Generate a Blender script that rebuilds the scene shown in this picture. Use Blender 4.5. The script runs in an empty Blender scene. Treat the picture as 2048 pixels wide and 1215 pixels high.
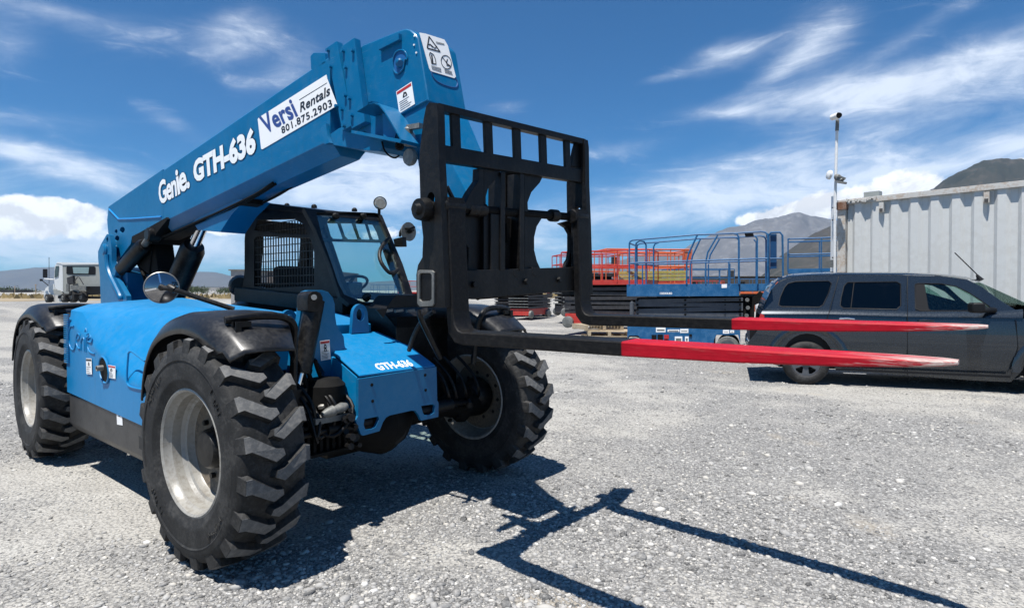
import bpy, bmesh, math, random
import numpy as np
from mathutils import Vector, Matrix, Euler, noise as mnoise
from mathutils.geometry import tessellate_polygon
R = math.radians
random.seed(7)
rng = np.random.default_rng(11)
C = bpy.context.scene.collection
SC = bpy.context.scene

# ------------------------------------------------------------------ camera
W_PX, H_PX, F_PX, CY_PX = 2048.0, 1215.0, 1193.95, 599.04
CAM = Vector((3.4829, -2.6819, 1.5367))
YAW, PITCH, ROLL = 2.2615, -0.0159, -0.0016
FW = Vector((math.cos(YAW)*math.cos(PITCH), math.sin(YAW)*math.cos(PITCH), math.sin(PITCH)))
_rt = Vector((math.sin(YAW), -math.cos(YAW), 0.0)); _up = _rt.cross(FW)
RT = _rt*math.cos(ROLL) + _up*math.sin(ROLL); UP = -_rt*math.sin(ROLL) + _up*math.cos(ROLL)
cam_data = bpy.data.cameras.new('camera'); cam = bpy.data.objects.new('camera', cam_data); C.objects.link(cam)
M = Matrix((RT, UP, -FW)).transposed().to_4x4(); M.translation = CAM
cam.matrix_world = M
cam_data.sensor_width = 36.0; cam_data.lens = 36.0*F_PX/W_PX
cam_data.shift_y = -(H_PX/2 - CY_PX)/W_PX
cam_data.clip_start = 0.05; cam_data.clip_end = 60000
SC.camera = cam

# ------------------------------------------------------------------ light
SUN_DIR = Vector((0.0464, -0.3436, 1.0)).normalized()
SUN_EL = math.asin(SUN_DIR.z); SUN_AZ = math.atan2(SUN_DIR.x, SUN_DIR.y)
sl = bpy.data.lights.new('sun', 'SUN'); sl.energy = 4.9; sl.angle = R(0.55); sl.color = (1.0, 0.965, 0.91)
so = bpy.data.objects.new('sun', sl); C.objects.link(so)
so.rotation_euler = SUN_DIR.to_track_quat('Z', 'Y').to_euler(); so.location = (0, 0, 30)
SC.view_settings.view_transform = 'Standard'; SC.view_settings.look = 'None'
SC.view_settings.exposure = 0.72; SC.view_settings.gamma = 1.0; SC.view_settings.use_curve_mapping = False
SC.cycles.max_bounces = 8; SC.cycles.transparent_max_bounces = 16
SC.cycles.use_denoising = True
SC.cycles.volume_bounces = 0

# ------------------------------------------------------------------ node helper
class NT:
    def __init__(s, nt): s.nt = nt; nt.nodes.clear()
    def n(s, t, **k):
        nd = s.nt.nodes.new(t)
        for a, b in k.items():
            if a.startswith('i_'):
                key = a[2:]; key = int(key) if key.isdigit() else key.replace('_', ' ')
                s.put(nd.inputs[key], b)
            else: setattr(nd, a, b)
        return nd
    def put(s, sock, v):
        if isinstance(v, bpy.types.NodeSocket): s.nt.links.new(v, sock)
        elif isinstance(v, bpy.types.Node): s.nt.links.new(v.outputs[0], sock)
        else: sock.default_value = v
    def m(s, op, a, b=0.0, c=None, clamp=False):
        nd = s.nt.nodes.new('ShaderNodeMath'); nd.operation = op; nd.use_clamp = clamp
        s.put(nd.inputs[0], a); s.put(nd.inputs[1], b)
        if c is not None: s.put(nd.inputs[2], c)
        return nd.outputs[0]
    def mix(s, f, a, b):
        nd = s.nt.nodes.new('ShaderNodeMix'); nd.data_type = 'RGBA'
        s.put(nd.inputs[0], f); s.put(nd.inputs[6], a); s.put(nd.inputs[7], b)
        return nd.outputs[2]
    def ramp(s, f, stops, interp='LINEAR'):
        nd = s.nt.nodes.new('ShaderNodeValToRGB'); s.put(nd.inputs[0], f); cr = nd.color_ramp; cr.interpolation = interp
        while len(cr.elements) < len(stops): cr.elements.new(0.5)
        for e, (p, c) in zip(cr.elements, stops):
            e.position = p; e.color = c if len(c) == 4 else (*c, 1)
        return nd.outputs[0]
    def noise(s, vec, scale, detail=4, rough=0.55, dist=0.0):
        nd = s.nt.nodes.new('ShaderNodeTexNoise'); s.put(nd.inputs['Vector'], vec)
        nd.inputs['Scale'].default_value = scale; nd.inputs['Detail'].default_value = detail
        nd.inputs['Roughness'].default_value = rough; nd.inputs['Distortion'].default_value = dist
        return nd.outputs[0]
    def maprange(s, v, a, b, c, d, smooth=False):
        nd = s.nt.nodes.new('ShaderNodeMapRange'); nd.interpolation_type = 'SMOOTHSTEP' if smooth else 'LINEAR'
        s.put(nd.inputs[0], v)
        for i, x in enumerate((a, b, c, d)): s.put(nd.inputs[i+1], x)
        return nd.outputs[0]
g4 = lambda c: (c, c, c, 1) if not isinstance(c, (tuple, list)) else (*c[:3], 1)

# ------------------------------------------------------------------ world
world = bpy.data.worlds.new('World'); SC.world = world; world.use_nodes = True
def build_world():
    t = NT(world.node_tree)
    sky = t.n('ShaderNodeTexSky', sky_type='NISHITA', sun_disc=False)
    sky.sun_elevation = SUN_EL; sky.sun_rotation = SUN_AZ; sky.altitude = 1400; sky.air_density = 1.0; sky.dust_density = 0.3; sky.ozone_density = 3.0
    tc = t.n('ShaderNodeTexCoord'); sep = t.n('ShaderNodeSeparateXYZ', i_0=tc.outputs['Generated'])
    dx, dy, dz = sep.outputs
    az = t.m('ARCTAN2', dy, dx)
    # azimuth measured clockwise from the camera heading, wrapped far behind the camera
    a = t.m('SUBTRACT', YAW, az); a = t.m('WRAP', a, math.pi, -math.pi)
    e = t.m('ARCSINE', dz)
    def px(x, y):   # photograph position -> azimuth, elevation of that bit of sky
        d = FW + RT*(x-1024)/F_PX - UP*(y-CY_PX)/F_PX; d.normalize()
        return (YAW - math.atan2(d.y, d.x) + math.pi) % (2*math.pi) - math.pi, math.asin(d.z)
    ae = t.n('ShaderNodeCombineXYZ'); t.put(ae.inputs[0], a); t.put(ae.inputs[1], e)
    def blob(x, y, rx, ry, ang, w):
        A, E = px(x, y); k = 1/F_PX; cs, sn = math.cos(R(ang)), math.sin(R(ang))
        u = t.m('SUBTRACT', a, A); v = t.m('SUBTRACT', e, E)
        p = t.m('ADD', t.m('MULTIPLY', u, cs/(rx*k)), t.m('MULTIPLY', v, sn/(rx*k)))
        q = t.m('ADD', t.m('MULTIPLY', u, -sn/(ry*k)), t.m('MULTIPLY', v, cs/(ry*k)))
        r2 = t.m('ADD', t.m('MULTIPLY', p, p), t.m('MULTIPLY', q, q))
        return t.m('MULTIPLY', t.m('EXPONENT', t.m('MULTIPLY', r2, -1.0)), w)
    def total(bl):
        s = None
        for b in bl:
            v = blob(*b); s = v if s is None else t.m('ADD', s, v)
        return s
    cirrus = total([(480, 70, 70, 42, 30, .9), (330, 70, 230, 44, 8, .36), (70, 15, 110, 18, 0, .65), (590, 130, 60, 40, 35, .6), (505, 170, 50, 22, 10, .5),
                    (110, 318, 150, 16, -10, .9), (150, 350, 120, 14, -14, .7), (350, 250, 60, 18, -25, .5), (10, 90, 40, 40, -40, .5), (60, 240, 120, 16, 5, .3),
                    (1450, 112, 70, 26, 8, 1.1), (1330, 155, 60, 10, 6, .5), (1640, 75, 70, 52, 20, .95), (1560, 140, 70, 20, 28, .7),
                    (1920, 150, 230, 44, 10, 1.05), (1640, 192, 240, 26, 2, .85), (1840, 60, 220, 16, 24, .45), (1460, 225, 70, 10, -4, .5), (2030, 290, 50, 16, 0, .9),
                    (1480, 360, 240, 44, 3, 1.1), (1250, 435, 150, 26, 0, 1.0), (1230, 300, 90, 18, 4, .6), (1600, 390, 250, 30, 4, 1.0), (1860, 335, 46, 10, 4, .8),
                    (640, 370, 260, 60, 12, 1.15), (780, 380, 150, 70, 0, 1.1), (1080, 480, 160, 60, 0, .9), (1010, 215, 60, 16, 6, .4), (420, 500, 400, 40, 0, .9), (90, 490, 240, 40, 0, .9),
                    (2500, 200, 500, 160, 10, .9), (-500, 300, 400, 120, -6, .8)])
    st = t.n('ShaderNodeMapping', i_Vector=ae); st.inputs['Rotation'].default_value = (0, 0, R(-9)); st.inputs['Scale'].default_value = (3.0, 11.0, 1)
    wv = t.noise(st, 1.1, 3, .5)
    sh = t.n('ShaderNodeVectorMath', operation='MULTIPLY_ADD'); t.put(sh.inputs[0], wv); sh.inputs[1].default_value = (.9, .9, 0); t.put(sh.inputs[2], st.outputs[0])
    n1 = t.noise(sh.outputs[0], 2.3, 10, .66, .15)
    n2 = t.noise(ae, 26, 6, .6)
    cir = t.m('MULTIPLY', cirrus, t.maprange(n1, .25, .76, .28, 1.12))
    cir = t.m('MULTIPLY', cir, t.maprange(n2, .2, .8, .8, 1.15))
    # thin veil everywhere, behind the camera too
    veil = t.m('MULTIPLY', t.maprange(n1, .52, .85, 0, .5, True), t.maprange(e, .05, 1.1, 1, .35))
    cir = t.m('ADD', cir, veil)
    cir = t.maprange(cir, .08, 1.35, 0, .74, True)
    cum = total([(1815, 372, 66, 34, 0, 1.25), (1770, 395, 80, 22, 0, .9), (1600, 425, 90, 22, 0, 1.0), (1520, 440, 50, 12, 0, .9), (1655, 410, 60, 24, 0, 1), (2046, 322, 14, 12, 0, 1.2),
                 (50, 422, 90, 26, 0, 1.15), (150, 428, 70, 24, 0, 1.1), (90, 470, 120, 20, 0, .7), (480, 440, 70, 24, 0, 1.1), (780, 470, 90, 22, 0, .8), (440, 462, 70, 14, 0, .6), (1190, 520, 60, 20, 0, .5)])
    n3 = t.noise(ae, 15, 8, .62, .4); n4 = t.noise(ae, 42, 6, .6)
    cu = t.m('ADD', cum, t.m('ADD', t.m('MULTIPLY', t.m('SUBTRACT', n3, .5), 1.9), t.m('MULTIPLY', t.m('SUBTRACT', n4, .5), .8)))
    cu = t.m('MULTIPLY', t.maprange(cu, .62, .95, 0, 1, True), t.maprange(e, -.02, .02, 0, 1))
    # grey undersides of the heaped clouds
    lo = t.n('ShaderNodeMapping', i_Vector=ae); lo.inputs['Location'].default_value = (0, .018, 0)
    n5 = t.noise(lo, 15, 8, .62, .4)
    shade = t.maprange(t.m('SUBTRACT', n5, n3), -.07, .10, 1.0, .72)
    skyc = t.n('ShaderNodeVectorMath', operation='MULTIPLY'); t.put(skyc.inputs[0], sky); skyc.inputs[1].default_value = (.34, .88, 1.24)
    c1 = t.mix(cir, skyc.outputs[0], (12.0, 12.9, 14.2, 1))
    cl = t.n('ShaderNodeVectorMath', operation='SCALE'); cl.inputs[0].default_value = (14.5, 14.8, 15.4); t.put(cl.inputs['Scale'], shade)
    c2 = t.mix(t.m('MULTIPLY', cu, .92), c1, cl.outputs[0])
    bg = t.n('ShaderNodeBackground', i_Color=c2); bg.inputs['Strength'].default_value = 0.056
    out = t.n('ShaderNodeOutputWorld'); t.put(out.inputs[0], bg.outputs[0])
build_world()

# ------------------------------------------------------------------ survey: a sighted point on a known plane
def S(x, y, X=None, Y=None, Z=None):
    d = FW + RT*(x-1024)/F_PX - UP*(y-CY_PX)/F_PX
    if X is not None: k = (X-CAM.x)/d.x
    elif Y is not None: k = (Y-CAM.y)/d.y
    else: k = (Z-CAM.z)/d.z
    return CAM + d*k
def SP(x, y, P, N):
    d = FW + RT*(x-1024)/F_PX - UP*(y-CY_PX)/F_PX
    return CAM + d*((P-CAM).dot(N)/d.dot(N))
def SD(x, y, D): return CAM + (FW + RT*(x-1024)/F_PX - UP*(y-CY_PX)/F_PX)*D

# ------------------------------------------------------------------ mesh helpers
class MB:
    def __init__(s): s.v = []; s.f = []
    def add(s, vs, fs):
        b = len(s.v); s.v += [Vector(v) for v in vs]; s.f += [tuple(i+b for i in f) for f in fs]; return s
    def box(s, c, size, rot=None, M=None):
        x, y, z = (q/2 for q in size); vs = [Vector((i*x, j*y, k*z)) for i in (-1, 1) for j in (-1, 1) for k in (-1, 1)]
        if rot: e = Euler(rot).to_matrix(); vs = [e @ v for v in vs]
        vs = [v+Vector(c) for v in vs]
        if M: vs = [M @ v for v in vs]
        return s.add(vs, [(0, 1, 3, 2), (4, 6, 7, 5), (0, 4, 5, 1), (2, 3, 7, 6), (0, 2, 6, 4), (1, 5, 7, 3)])
    def bar(s, p0, p1, w, h, up=(0, 0, 1)):
        p0, p1 = Vector(p0), Vector(p1); d = (p1-p0).normalized(); u = Vector(up); sd = d.cross(u)
        if sd.length < 1e-4: sd = d.cross(Vector((1, 0, 0)))
        sd.normalize(); u = sd.cross(d)
        o = [sd*w/2*a+u*h/2*b for a, b in ((-1, -1), (1, -1), (1, 1), (-1, 1))]
        return s.add([p0+q for q in o]+[p1+q for q in o], [(3, 2, 1, 0), (4, 5, 6, 7)]+[(i, (i+1) % 4, 4+(i+1) % 4, 4+i) for i in range(4)])
    def cyl(s, p0, p1, r, r2=None, n=16):
        return s.lathe(p0, p1, [(0, r), (1, r if r2 is None else r2)], n)
    def lathe(s, p0, p1, prof, n=24, caps=True):
        # prof: (t along p0->p1, radius)
        p0, p1 = Vector(p0), Vector(p1); d = p1-p0; dn = d.normalized()
        a = dn.orthogonal().normalized(); b = dn.cross(a)
        vs = []; fs = []
        for t, r in prof:
            for i in range(n):
                q = 2*math.pi*i/n; vs.append(p0+d*t+(a*math.cos(q)+b*math.sin(q))*r)
        for k in range(len(prof)-1):
            for i in range(n):
                j = (i+1) % n; fs.append((k*n+i, k*n+j, (k+1)*n+j, (k+1)*n+i))
        if caps: fs.append(tuple(range(n-1, -1, -1))); m = (len(prof)-1)*n; fs.append(tuple(range(m, m+n)))
        return s.add(vs, fs)
    def tube(s, pts, r, n=8, smooth=0, closed=False):
        pts = [Vector(p) for p in pts]
        if smooth: pts = catmull(pts, smooth, closed)
        m = len(pts); vs = []; fs = []; prev = None
        for i, p in enumerate(pts):
            if closed: d = pts[(i+1) % m]-pts[i-1]
            else: d = pts[min(i+1, m-1)]-pts[max(i-1, 0)]
            d.normalize()
            if prev is None: a = d.orthogonal().normalized()
            else:
                a = prev-d*prev.dot(d); a.normalize()
            prev = a; b = d.cross(a)
            for k in range(n):
                q = 2*math.pi*k/n; vs.append(p+(a*math.cos(q)+b*math.sin(q))*r)
        for i in range(m if closed else m-1):
            for k in range(n):
                l = (k+1) % n; i2 = (i+1) % m; fs.append((i*n+k, i*n+l, i2*n+l, i2*n+k))
        if not closed: fs.append(tuple(range(n-1, -1, -1))); fs.append(tuple((m-1)*n+k for k in range(n)))
        return s.add(vs, fs)
    def plate(s, outlines, vec):
        # outlines: list of 3D loops (first outer, rest holes); thickness vector vec
        vec = Vector(vec); loops = [[Vector(p) for p in l] for l in outlines]
        tri = tessellate_polygon(loops); flat = [p for l in loops for p in l]; n = len(flat)
        fs = [tuple(t) for t in tri]+[tuple(i+n for i in reversed(t)) for t in tri]
        b = 0
        for l in loops:
            m = len(l)
            for i in range(m): j = (i+1) % m; fs.append((b+i, b+j, n+b+j, n+b+i))
            b += m
        return s.add(flat+[p+vec for p in flat], fs)
    def loft(s, secs, closed=True, caps=True):
        n = len(secs[0]); vs = [v for sc in secs for v in sc]; fs = []
        for k in range(len(secs)-1):
            for i in range(n if closed else n-1):
                j = (i+1) % n; fs.append((k*n+i, k*n+j, (k+1)*n+j, (k+1)*n+i))
        if caps: fs.append(tuple(range(n-1, -1, -1))); m = (len(secs)-1)*n; fs.append(tuple(range(m, m+n)))
        return s.add(vs, fs)
def catmull(P, k, closed=False):
    out = []; m = len(P)
    for i in range(m if closed else m-1):
        if closed: p0, p1, p2, p3 = P[i-1], P[i], P[(i+1) % m], P[(i+2) % m]
        else: p0, p1, p2, p3 = P[max(i-1, 0)], P[i], P[i+1], P[min(i+2, m-1)]
        for j in range(k):
            t = j/k; out.append(0.5*((2*p1)+(p2-p0)*t+(2*p0-5*p1+4*p2-p3)*t*t+(3*p1-p0-3*p2+p3)*t**3))
    if not closed: out.append(P[-1])
    return out
def ellipse(c, a, b, n=24):
    return [Vector(c)+Vector(a)*math.cos(2*math.pi*i/n)+Vector(b)*math.sin(2*math.pi*i/n) for i in range(n)]

def ob(name, mb, mat, parent=None, bevel=0, smooth=True, seg=2, ang=32, label=None, uvs=None):
    me = bpy.data.meshes.new(name)
    if isinstance(mb, MB):
        me.from_pydata([tuple(v) for v in mb.v], [], mb.f)
        bm = bmesh.new(); bm.from_mesh(me); bmesh.ops.recalc_face_normals(bm, faces=bm.faces)
        if bevel:
            bmesh.ops.remove_doubles(bm, verts=bm.verts, dist=1e-5)
            bmesh.ops.dissolve_limit(bm, angle_limit=R(1), verts=bm.verts, edges=bm.edges)
            es = [e for e in bm.edges if len(e.link_faces) == 2 and e.calc_face_angle(0) > R(28)]
            bmesh.ops.bevel(bm, geom=es, offset=bevel, segments=seg, profile=.6, affect='EDGES', clamp_overlap=True)
        bm.to_mesh(me); bm.free()
    else: me = mb
    if mat: me.materials.append(mat)
    if smooth and isinstance(mb, MB):
        me.polygons.foreach_set('use_smooth', [True]*len(me.polygons)); me.set_sharp_from_angle(angle=R(ang))
    o = bpy.data.objects.new(name, me); C.objects.link(o)
    if parent: o.parent = parent
    if label: o['label'] = label
    if bevel and smooth: w_ = o.modifiers.new('wn', 'WEIGHTED_NORMAL'); w_.keep_sharp = True
    return o
def inst(name, src, parent, M=None):
    o = bpy.data.objects.new(name, src.data if hasattr(src, 'data') else src); C.objects.link(o); o.parent = parent
    if M is not None: o.matrix_basis = M
    return o
def empty(name, loc=(0, 0, 0), rz=0, parent=None):
    o = bpy.data.objects.new(name, None); C.objects.link(o); o.location = loc; o.rotation_euler = (0, 0, rz); o.empty_display_size = .3
    if parent: o.parent = parent
    return o
def tag(o, label=None, cat=None, group=None, kind=None):
    for k, v in (('label', label), ('category', cat), ('group', group), ('kind', kind)):
        if v: o[k] = v
    return o
def copy_tree(o, parent=None):
    c = o.copy(); C.objects.link(c)
    if parent: c.parent = parent
    for ch in list(o.children): copy_tree(ch, c)
    return c
def text_mesh(txt, bold=0.0, shear=0.0, spacing=1.0, align='LEFT'):
    cu = bpy.data.curves.new('t', 'FONT'); cu.body = txt; cu.offset = bold; cu.shear = shear; cu.space_character = spacing; cu.align_x = align
    cu.resolution_u = 3
    o = bpy.data.objects.new('t', cu); C.objects.link(o)
    dg = bpy.context.evaluated_depsgraph_get(); dg.update()
    me = bpy.data.meshes.new_from_object(o.evaluated_get(dg)); bpy.data.objects.remove(o)
    return me
def text_on(name, txt, BL, BR, TL, mat, parent, lift, bold=0.012, shear=0.0, spacing=1.0, grow=0.0):
    """flat lettering laid on the three corners (bottom left, bottom right, top left)"""
    me = text_mesh(txt, bold, shear, spacing); me.name = name
    n = len(me.vertices); co = np.empty(n*3); me.vertices.foreach_get('co', co); co = co.reshape(-1, 3)
    lo, hi = co.min(0), co.max(0); BL, BR, TL = Vector(BL), Vector(BR), Vector(TL)
    lift = Vector(lift)
    for v in me.vertices:
        a = (v.co.x-lo[0])/(hi[0]-lo[0]); b = (v.co.y-lo[1])/(hi[1]-lo[1])
        a = a*(1+2*grow)-grow; b = b*(1+2*grow)-grow
        v.co = BL+(BR-BL)*a+(TL-BL)*b+lift
    o = ob(name, me, mat, parent, smooth=False)
    me.polygons.foreach_set('use_smooth', [False]*len(me.polygons))
    return o
# ------------------------------------------------------------------ materials
def mat(name, col, rough=.5, metal=0., scr=0., coat=0., coat_r=.1, dirt=0., dirt_col=(.33, .31, .28), spec=.5, var=.08, scale=6., bump=0., bscale=60., dust_up=0.):
    m = bpy.data.materials.new(name); m.use_nodes = True; t = NT(m.node_tree)
    b = t.n('ShaderNodeBsdfPrincipled'); out = t.n('ShaderNodeOutputMaterial', i_0=b.outputs[0])
    tc = t.n('ShaderNodeTexCoord'); co = tc.outputs['Object']
    n1 = t.noise(co, scale, 6, .6); n2 = t.noise(co, scale*7, 5, .65)
    c = t.mix(t.maprange(n1, .3, .7, 0, 1), g4([x*(1-var) for x in col]), g4([min(1, x*(1+var)) for x in col]))
    if dirt:
        f = t.m('MULTIPLY', t.maprange(t.m('MULTIPLY', n1, n2), .20, .36, 0, 1, True), dirt)
        c = t.mix(f, c, g4(dirt_col))
    if dust_up:
        ge = t.n('ShaderNodeNewGeometry'); sp = t.n('ShaderNodeSeparateXYZ', i_0=ge.outputs['Normal'])
        f = t.m('MULTIPLY', t.maprange(sp.outputs[2], .3, 1, 0, dust_up), t.maprange(n2, .25, .7, .3, 1))
        c = t.mix(f, c, g4(dirt_col))
    if scr:
        for k, (rz, thr) in enumerate(((25, .655), (-50, .67), (80, .68))):
            mp = t.n('ShaderNodeMapping', i_Vector=co); mp.inputs['Rotation'].default_value = (R(rz), R(rz*.7), R(20*k)); mp.inputs['Scale'].default_value = (1.2, 14, 22)
            c = t.mix(t.m('MULTIPLY', t.maprange(t.noise(mp, 7, 4, .6), thr, thr+.03, 0, 1), scr), c, (.20, .27, .33, 1))
        chips = t.maprange(t.noise(co, 55, 3, .5), .735, .75, 0, .7); c = t.mix(t.m('MULTIPLY', chips, t.maprange(n1, .5, .6, 0, 1)), c, (.06, .06, .065, 1))
        gr = t.n('ShaderNodeMapping', i_Vector=co); gr.inputs['Scale'].default_value = (5, 5, .7); c = t.mix(t.maprange(t.noise(gr, 2.2, 5, .6), .56, .75, 0, .22), c, (.03, .075, .12, 1))
    t.put(b.inputs['Base Color'], c)
    t.put(b.inputs['Roughness'], t.maprange(n2, .2, .8, max(0, rough-.07), min(1, rough+.1)))
    b.inputs['Metallic'].default_value = metal; b.inputs['Specular IOR Level'].default_value = spec
    b.inputs['Coat Weight'].default_value = coat; b.inputs['Coat Roughness'].default_value = coat_r
    if bump:
        bp = t.n('ShaderNodeBump'); bp.inputs['Strength'].default_value = bump; bp.inputs['Distance'].default_value = .004
        t.put(bp.inputs['Height'], t.noise(co, bscale, 5, .6)); t.put(b.inputs['Normal'], bp.outputs[0])
    return m
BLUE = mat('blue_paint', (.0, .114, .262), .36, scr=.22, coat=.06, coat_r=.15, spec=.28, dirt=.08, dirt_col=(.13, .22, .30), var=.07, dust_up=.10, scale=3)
BLUE_SUNLIT = mat('blue_paint_sunlit', (.0, .170, .385), .38, scr=.25, coat=.10, coat_r=.15, spec=.28, dirt=.08, dirt_col=(.13, .22, .30), var=.06, dust_up=.08, scale=3)  # same paint as BLUE, lightened: sunlight on the nose put into the colour
BLUE2 = mat('blue_plastic_hood', (.0, .172, .40), .44, scr=.14, coat=.08, coat_r=.3, spec=.28, dirt=.08, dirt_col=(.16, .26, .34), var=.05, dust_up=.14, scale=2, bump=.08, bscale=25)
BLACK = mat('black_paint', (.0032, .0032, .0036), .40, spec=.28, dirt=.3, dirt_col=(.05, .047, .042), var=.3, bump=.15, dust_up=.06)
BLACKM = mat('worn_black_steel', (.0032, .0032, .0036), .48, spec=.28, dirt=.4, dirt_col=(.020, .018, .016), var=.4, bump=.4, bscale=45, dust_up=.10)
DARK = mat('dark_grime', (.0035, .0035, .0035), .8, spec=.2, dirt=.3, dirt_col=(.013, .012, .010), var=.3, bump=.3)
FENDER = mat('black_moulded_plastic', (.009, .009, .010), .36, spec=.45, dirt=.25, dirt_col=(.06, .058, .055), var=.2, bump=.12, bscale=30, dust_up=.06)
SKIRT = mat('satin_black_tank', (.024, .024, .025), .42, dirt=.45, dirt_col=(.06, .057, .052), var=.25, bump=.12)
RUBBER = mat('tyre_rubber', (.013, .013, .013), .72, dirt=.75, dirt_col=(.042, .041, .039), var=.35, bump=.5, bscale=90, spec=.35)
LUGM = mat('tread_rubber', (.095, .096, .097), .82, dirt=.7, dirt_col=(.17, .165, .155), var=.25, bump=.6, bscale=50, spec=.3)
RIMD = mat('tan_grimy_disc', (.13, .105, .075), .6, dirt=.7, dirt_col=(.04, .035, .03), var=.3, scale=7)
RIM = mat('chalky_white_rim', (.27, .26, .235), .36, dirt=.5, dirt_col=(.12, .10, .075), var=.12, bump=.2, scale=5)
CHROME = mat('chrome_rod', (.75, .76, .78), .14, metal=1., var=.03)
STEEL = mat('bare_steel', (.32, .31, .29), .45, metal=.8, dirt=.4, var=.2)
GREYM = mat('zinc_grey', (.13, .135, .13), .55, metal=.3, dirt=.4)
WHITE = mat('white_vinyl', (.80, .80, .79), .4, var=.02)
LETW = mat('white_lettering', (.80, .81, .81), .4, var=.02)
INK = mat('black_ink', (.012, .012, .014), .4, var=.05)
NAVY = mat('navy_ink', (.030, .060, .22), .4, var=.05)
REDINK = mat('red_ink', (.42, .02, .02), .4, var=.05)
YELLOW = mat('yellow_sticker', (.75, .62, .03), .45, var=.05)
ORANGE = mat('orange_paint', (.56, .105, .025), .5, dirt=.35, dirt_col=(.35, .16, .10), var=.12)
REDP = mat('red_paint', (.42, .022, .015), .5, dirt=.35, dirt_col=(.28, .10, .07), var=.12)
LBLUE = mat('lift_blue_paint', (.003, .085, .22), .45, dirt=.4, dirt_col=(.08, .17, .28), var=.15)
ARMG = mat('scissor_arm_grey', (.055, .062, .075), .5, dirt=.4, dirt_col=(.10, .10, .10), var=.12)
ARMD = mat('scissor_arm_dark', (.022, .022, .025), .55, dirt=.4, dirt_col=(.07, .065, .06), var=.2)
TRUCKW = mat('truck_white', (.60, .61, .60), .35, coat=.4, dirt=.15, var=.04)
TRUCKG = mat('truck_primer_grey', (.27, .28, .26), .5, dirt=.2, var=.05)
SUVM = mat('charcoal_car_paint', (.014, .021, .030), .26, metal=.35, spec=.4, coat=1., coat_r=.03, var=.05)
TRIM = mat('black_trim', (.006, .006, .007), .5, spec=.25, var=.1)
WOOD = mat('weathered_wood', (.34, .25, .155), .8, dirt=.5, dirt_col=(.17, .13, .09), var=.3, scale=9, bump=.5)
RUST = mat('rust', (.16, .07, .035), .85, dirt=.4, var=.4)
OLIVE = mat('olive_yellow_panel', (.33, .28, .06), .5, dirt=.3, var=.15)
FARBLD = mat('far_building', (.30, .29, .28), .8, var=.15)
FARDRK = mat('far_dark', (.055, .052, .05), .8, var=.4, scale=.3)
TANW = mat('tan_wall', (.32, .27, .21), .8, var=.1)

def glass(name, tint, trans=.85, rough=.02):
    m = bpy.data.materials.new(name); m.use_nodes = True; t = NT(m.node_tree)
    tr = t.n('ShaderNodeBsdfTransparent', i_Color=(*tint, 1)); gl = t.n('ShaderNodeBsdfGlossy'); gl.inputs['Roughness'].default_value = rough
    gl.inputs['Color'].default_value = (.9, .95, .95, 1)
    lw = t.n('ShaderNodeLayerWeight'); lw.inputs[0].default_value = .5
    f = t.m('ADD', t.m('MULTIPLY', t.m('POWER', lw.outputs['Facing'], 5.0), .9), 1-trans-.06, clamp=True)
    mx = t.n('ShaderNodeMixShader'); t.put(mx.inputs[0], f); t.put(mx.inputs[1], tr.outputs[0]); t.put(mx.inputs[2], gl.outputs[0])
    t.n('ShaderNodeOutputMaterial', i_0=mx.outputs[0]); return m
GLASS = glass('tinted_cab_glass', (.80, .93, .91), .82)
GLASSD = glass('dark_privacy_glass', (.06, .064, .07), .90)
GLASSC = glass('car_window_glass', (.62, .75, .70), .90)
MIRROR = mat('mirror_glass', (.27, .27, .28), .04, metal=1., var=.02)
LENS = mat('lamp_lens', (.5, .5, .47), .12, metal=.6, var=.2, scale=40)

def fork_mat():
    m = bpy.data.materials.new('red_tipped_fork_steel'); m.use_nodes = True; t = NT(m.node_tree)
    b = t.n('ShaderNodeBsdfPrincipled'); t.n('ShaderNodeOutputMaterial', i_0=b.outputs[0])
    tc = t.n('ShaderNodeTexCoord'); sp = t.n('ShaderNodeSeparateXYZ', i_0=tc.outputs['Object'])   # object x runs from heel to tip
    n = t.noise(tc.outputs['Object'], 5, 7, .65); nf = t.noise(tc.outputs['Object'], 40, 6, .7)
    mp = t.n('ShaderNodeMapping', i_Vector=tc.outputs['Object']); mp.inputs['Scale'].default_value = (2, 30, 30)
    ns = t.noise(mp, 3, 6, .65)
    x = sp.outputs[0]
    blk = t.mix(t.maprange(nf, .45, .75, 0, .5), (.006, .006, .0065, 1), (.028, .026, .024, 1))
    red = t.mix(t.maprange(n, .35, .65, 0, 1), (.30, .002, .010, 1), (.42, .005, .017, 1))
    redw = t.mix(t.maprange(ns, .58, .72, 0, .55), red, (.34, .10, .085, 1))
    c = t.mix(t.maprange(x, .952, .957, 0, 1), blk, redw)
    wear = t.m('ADD', x, t.m('MULTIPLY', t.m('SUBTRACT', ns, .5), 1.1))
    chip = t.maprange(t.noise(mp, 9, 7, .75), .62, .68, 0, .6)
    c = t.mix(chip, c, (.10, .085, .07, 1))
    c = t.mix(t.maprange(wear, 1.78, 2.08, 0, 1), c, t.mix(nf, (.30, .27, .23, 1), (.62, .60, .55, 1)))
    t.put(b.inputs['Base Color'], c); b.inputs['Specular IOR Level'].default_value = .18; t.put(b.inputs['Roughness'], t.maprange(n, .3, .7, .42, .62))
    bp = t.n('ShaderNodeBump'); bp.inputs['Strength'].default_value = .35; bp.inputs['Distance'].default_value = .003
    t.put(bp.inputs['Height'], t.m('ADD', nf, ns)); t.put(b.inputs['Normal'], bp.outputs[0])
    return m
FORKM = fork_mat()

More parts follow.
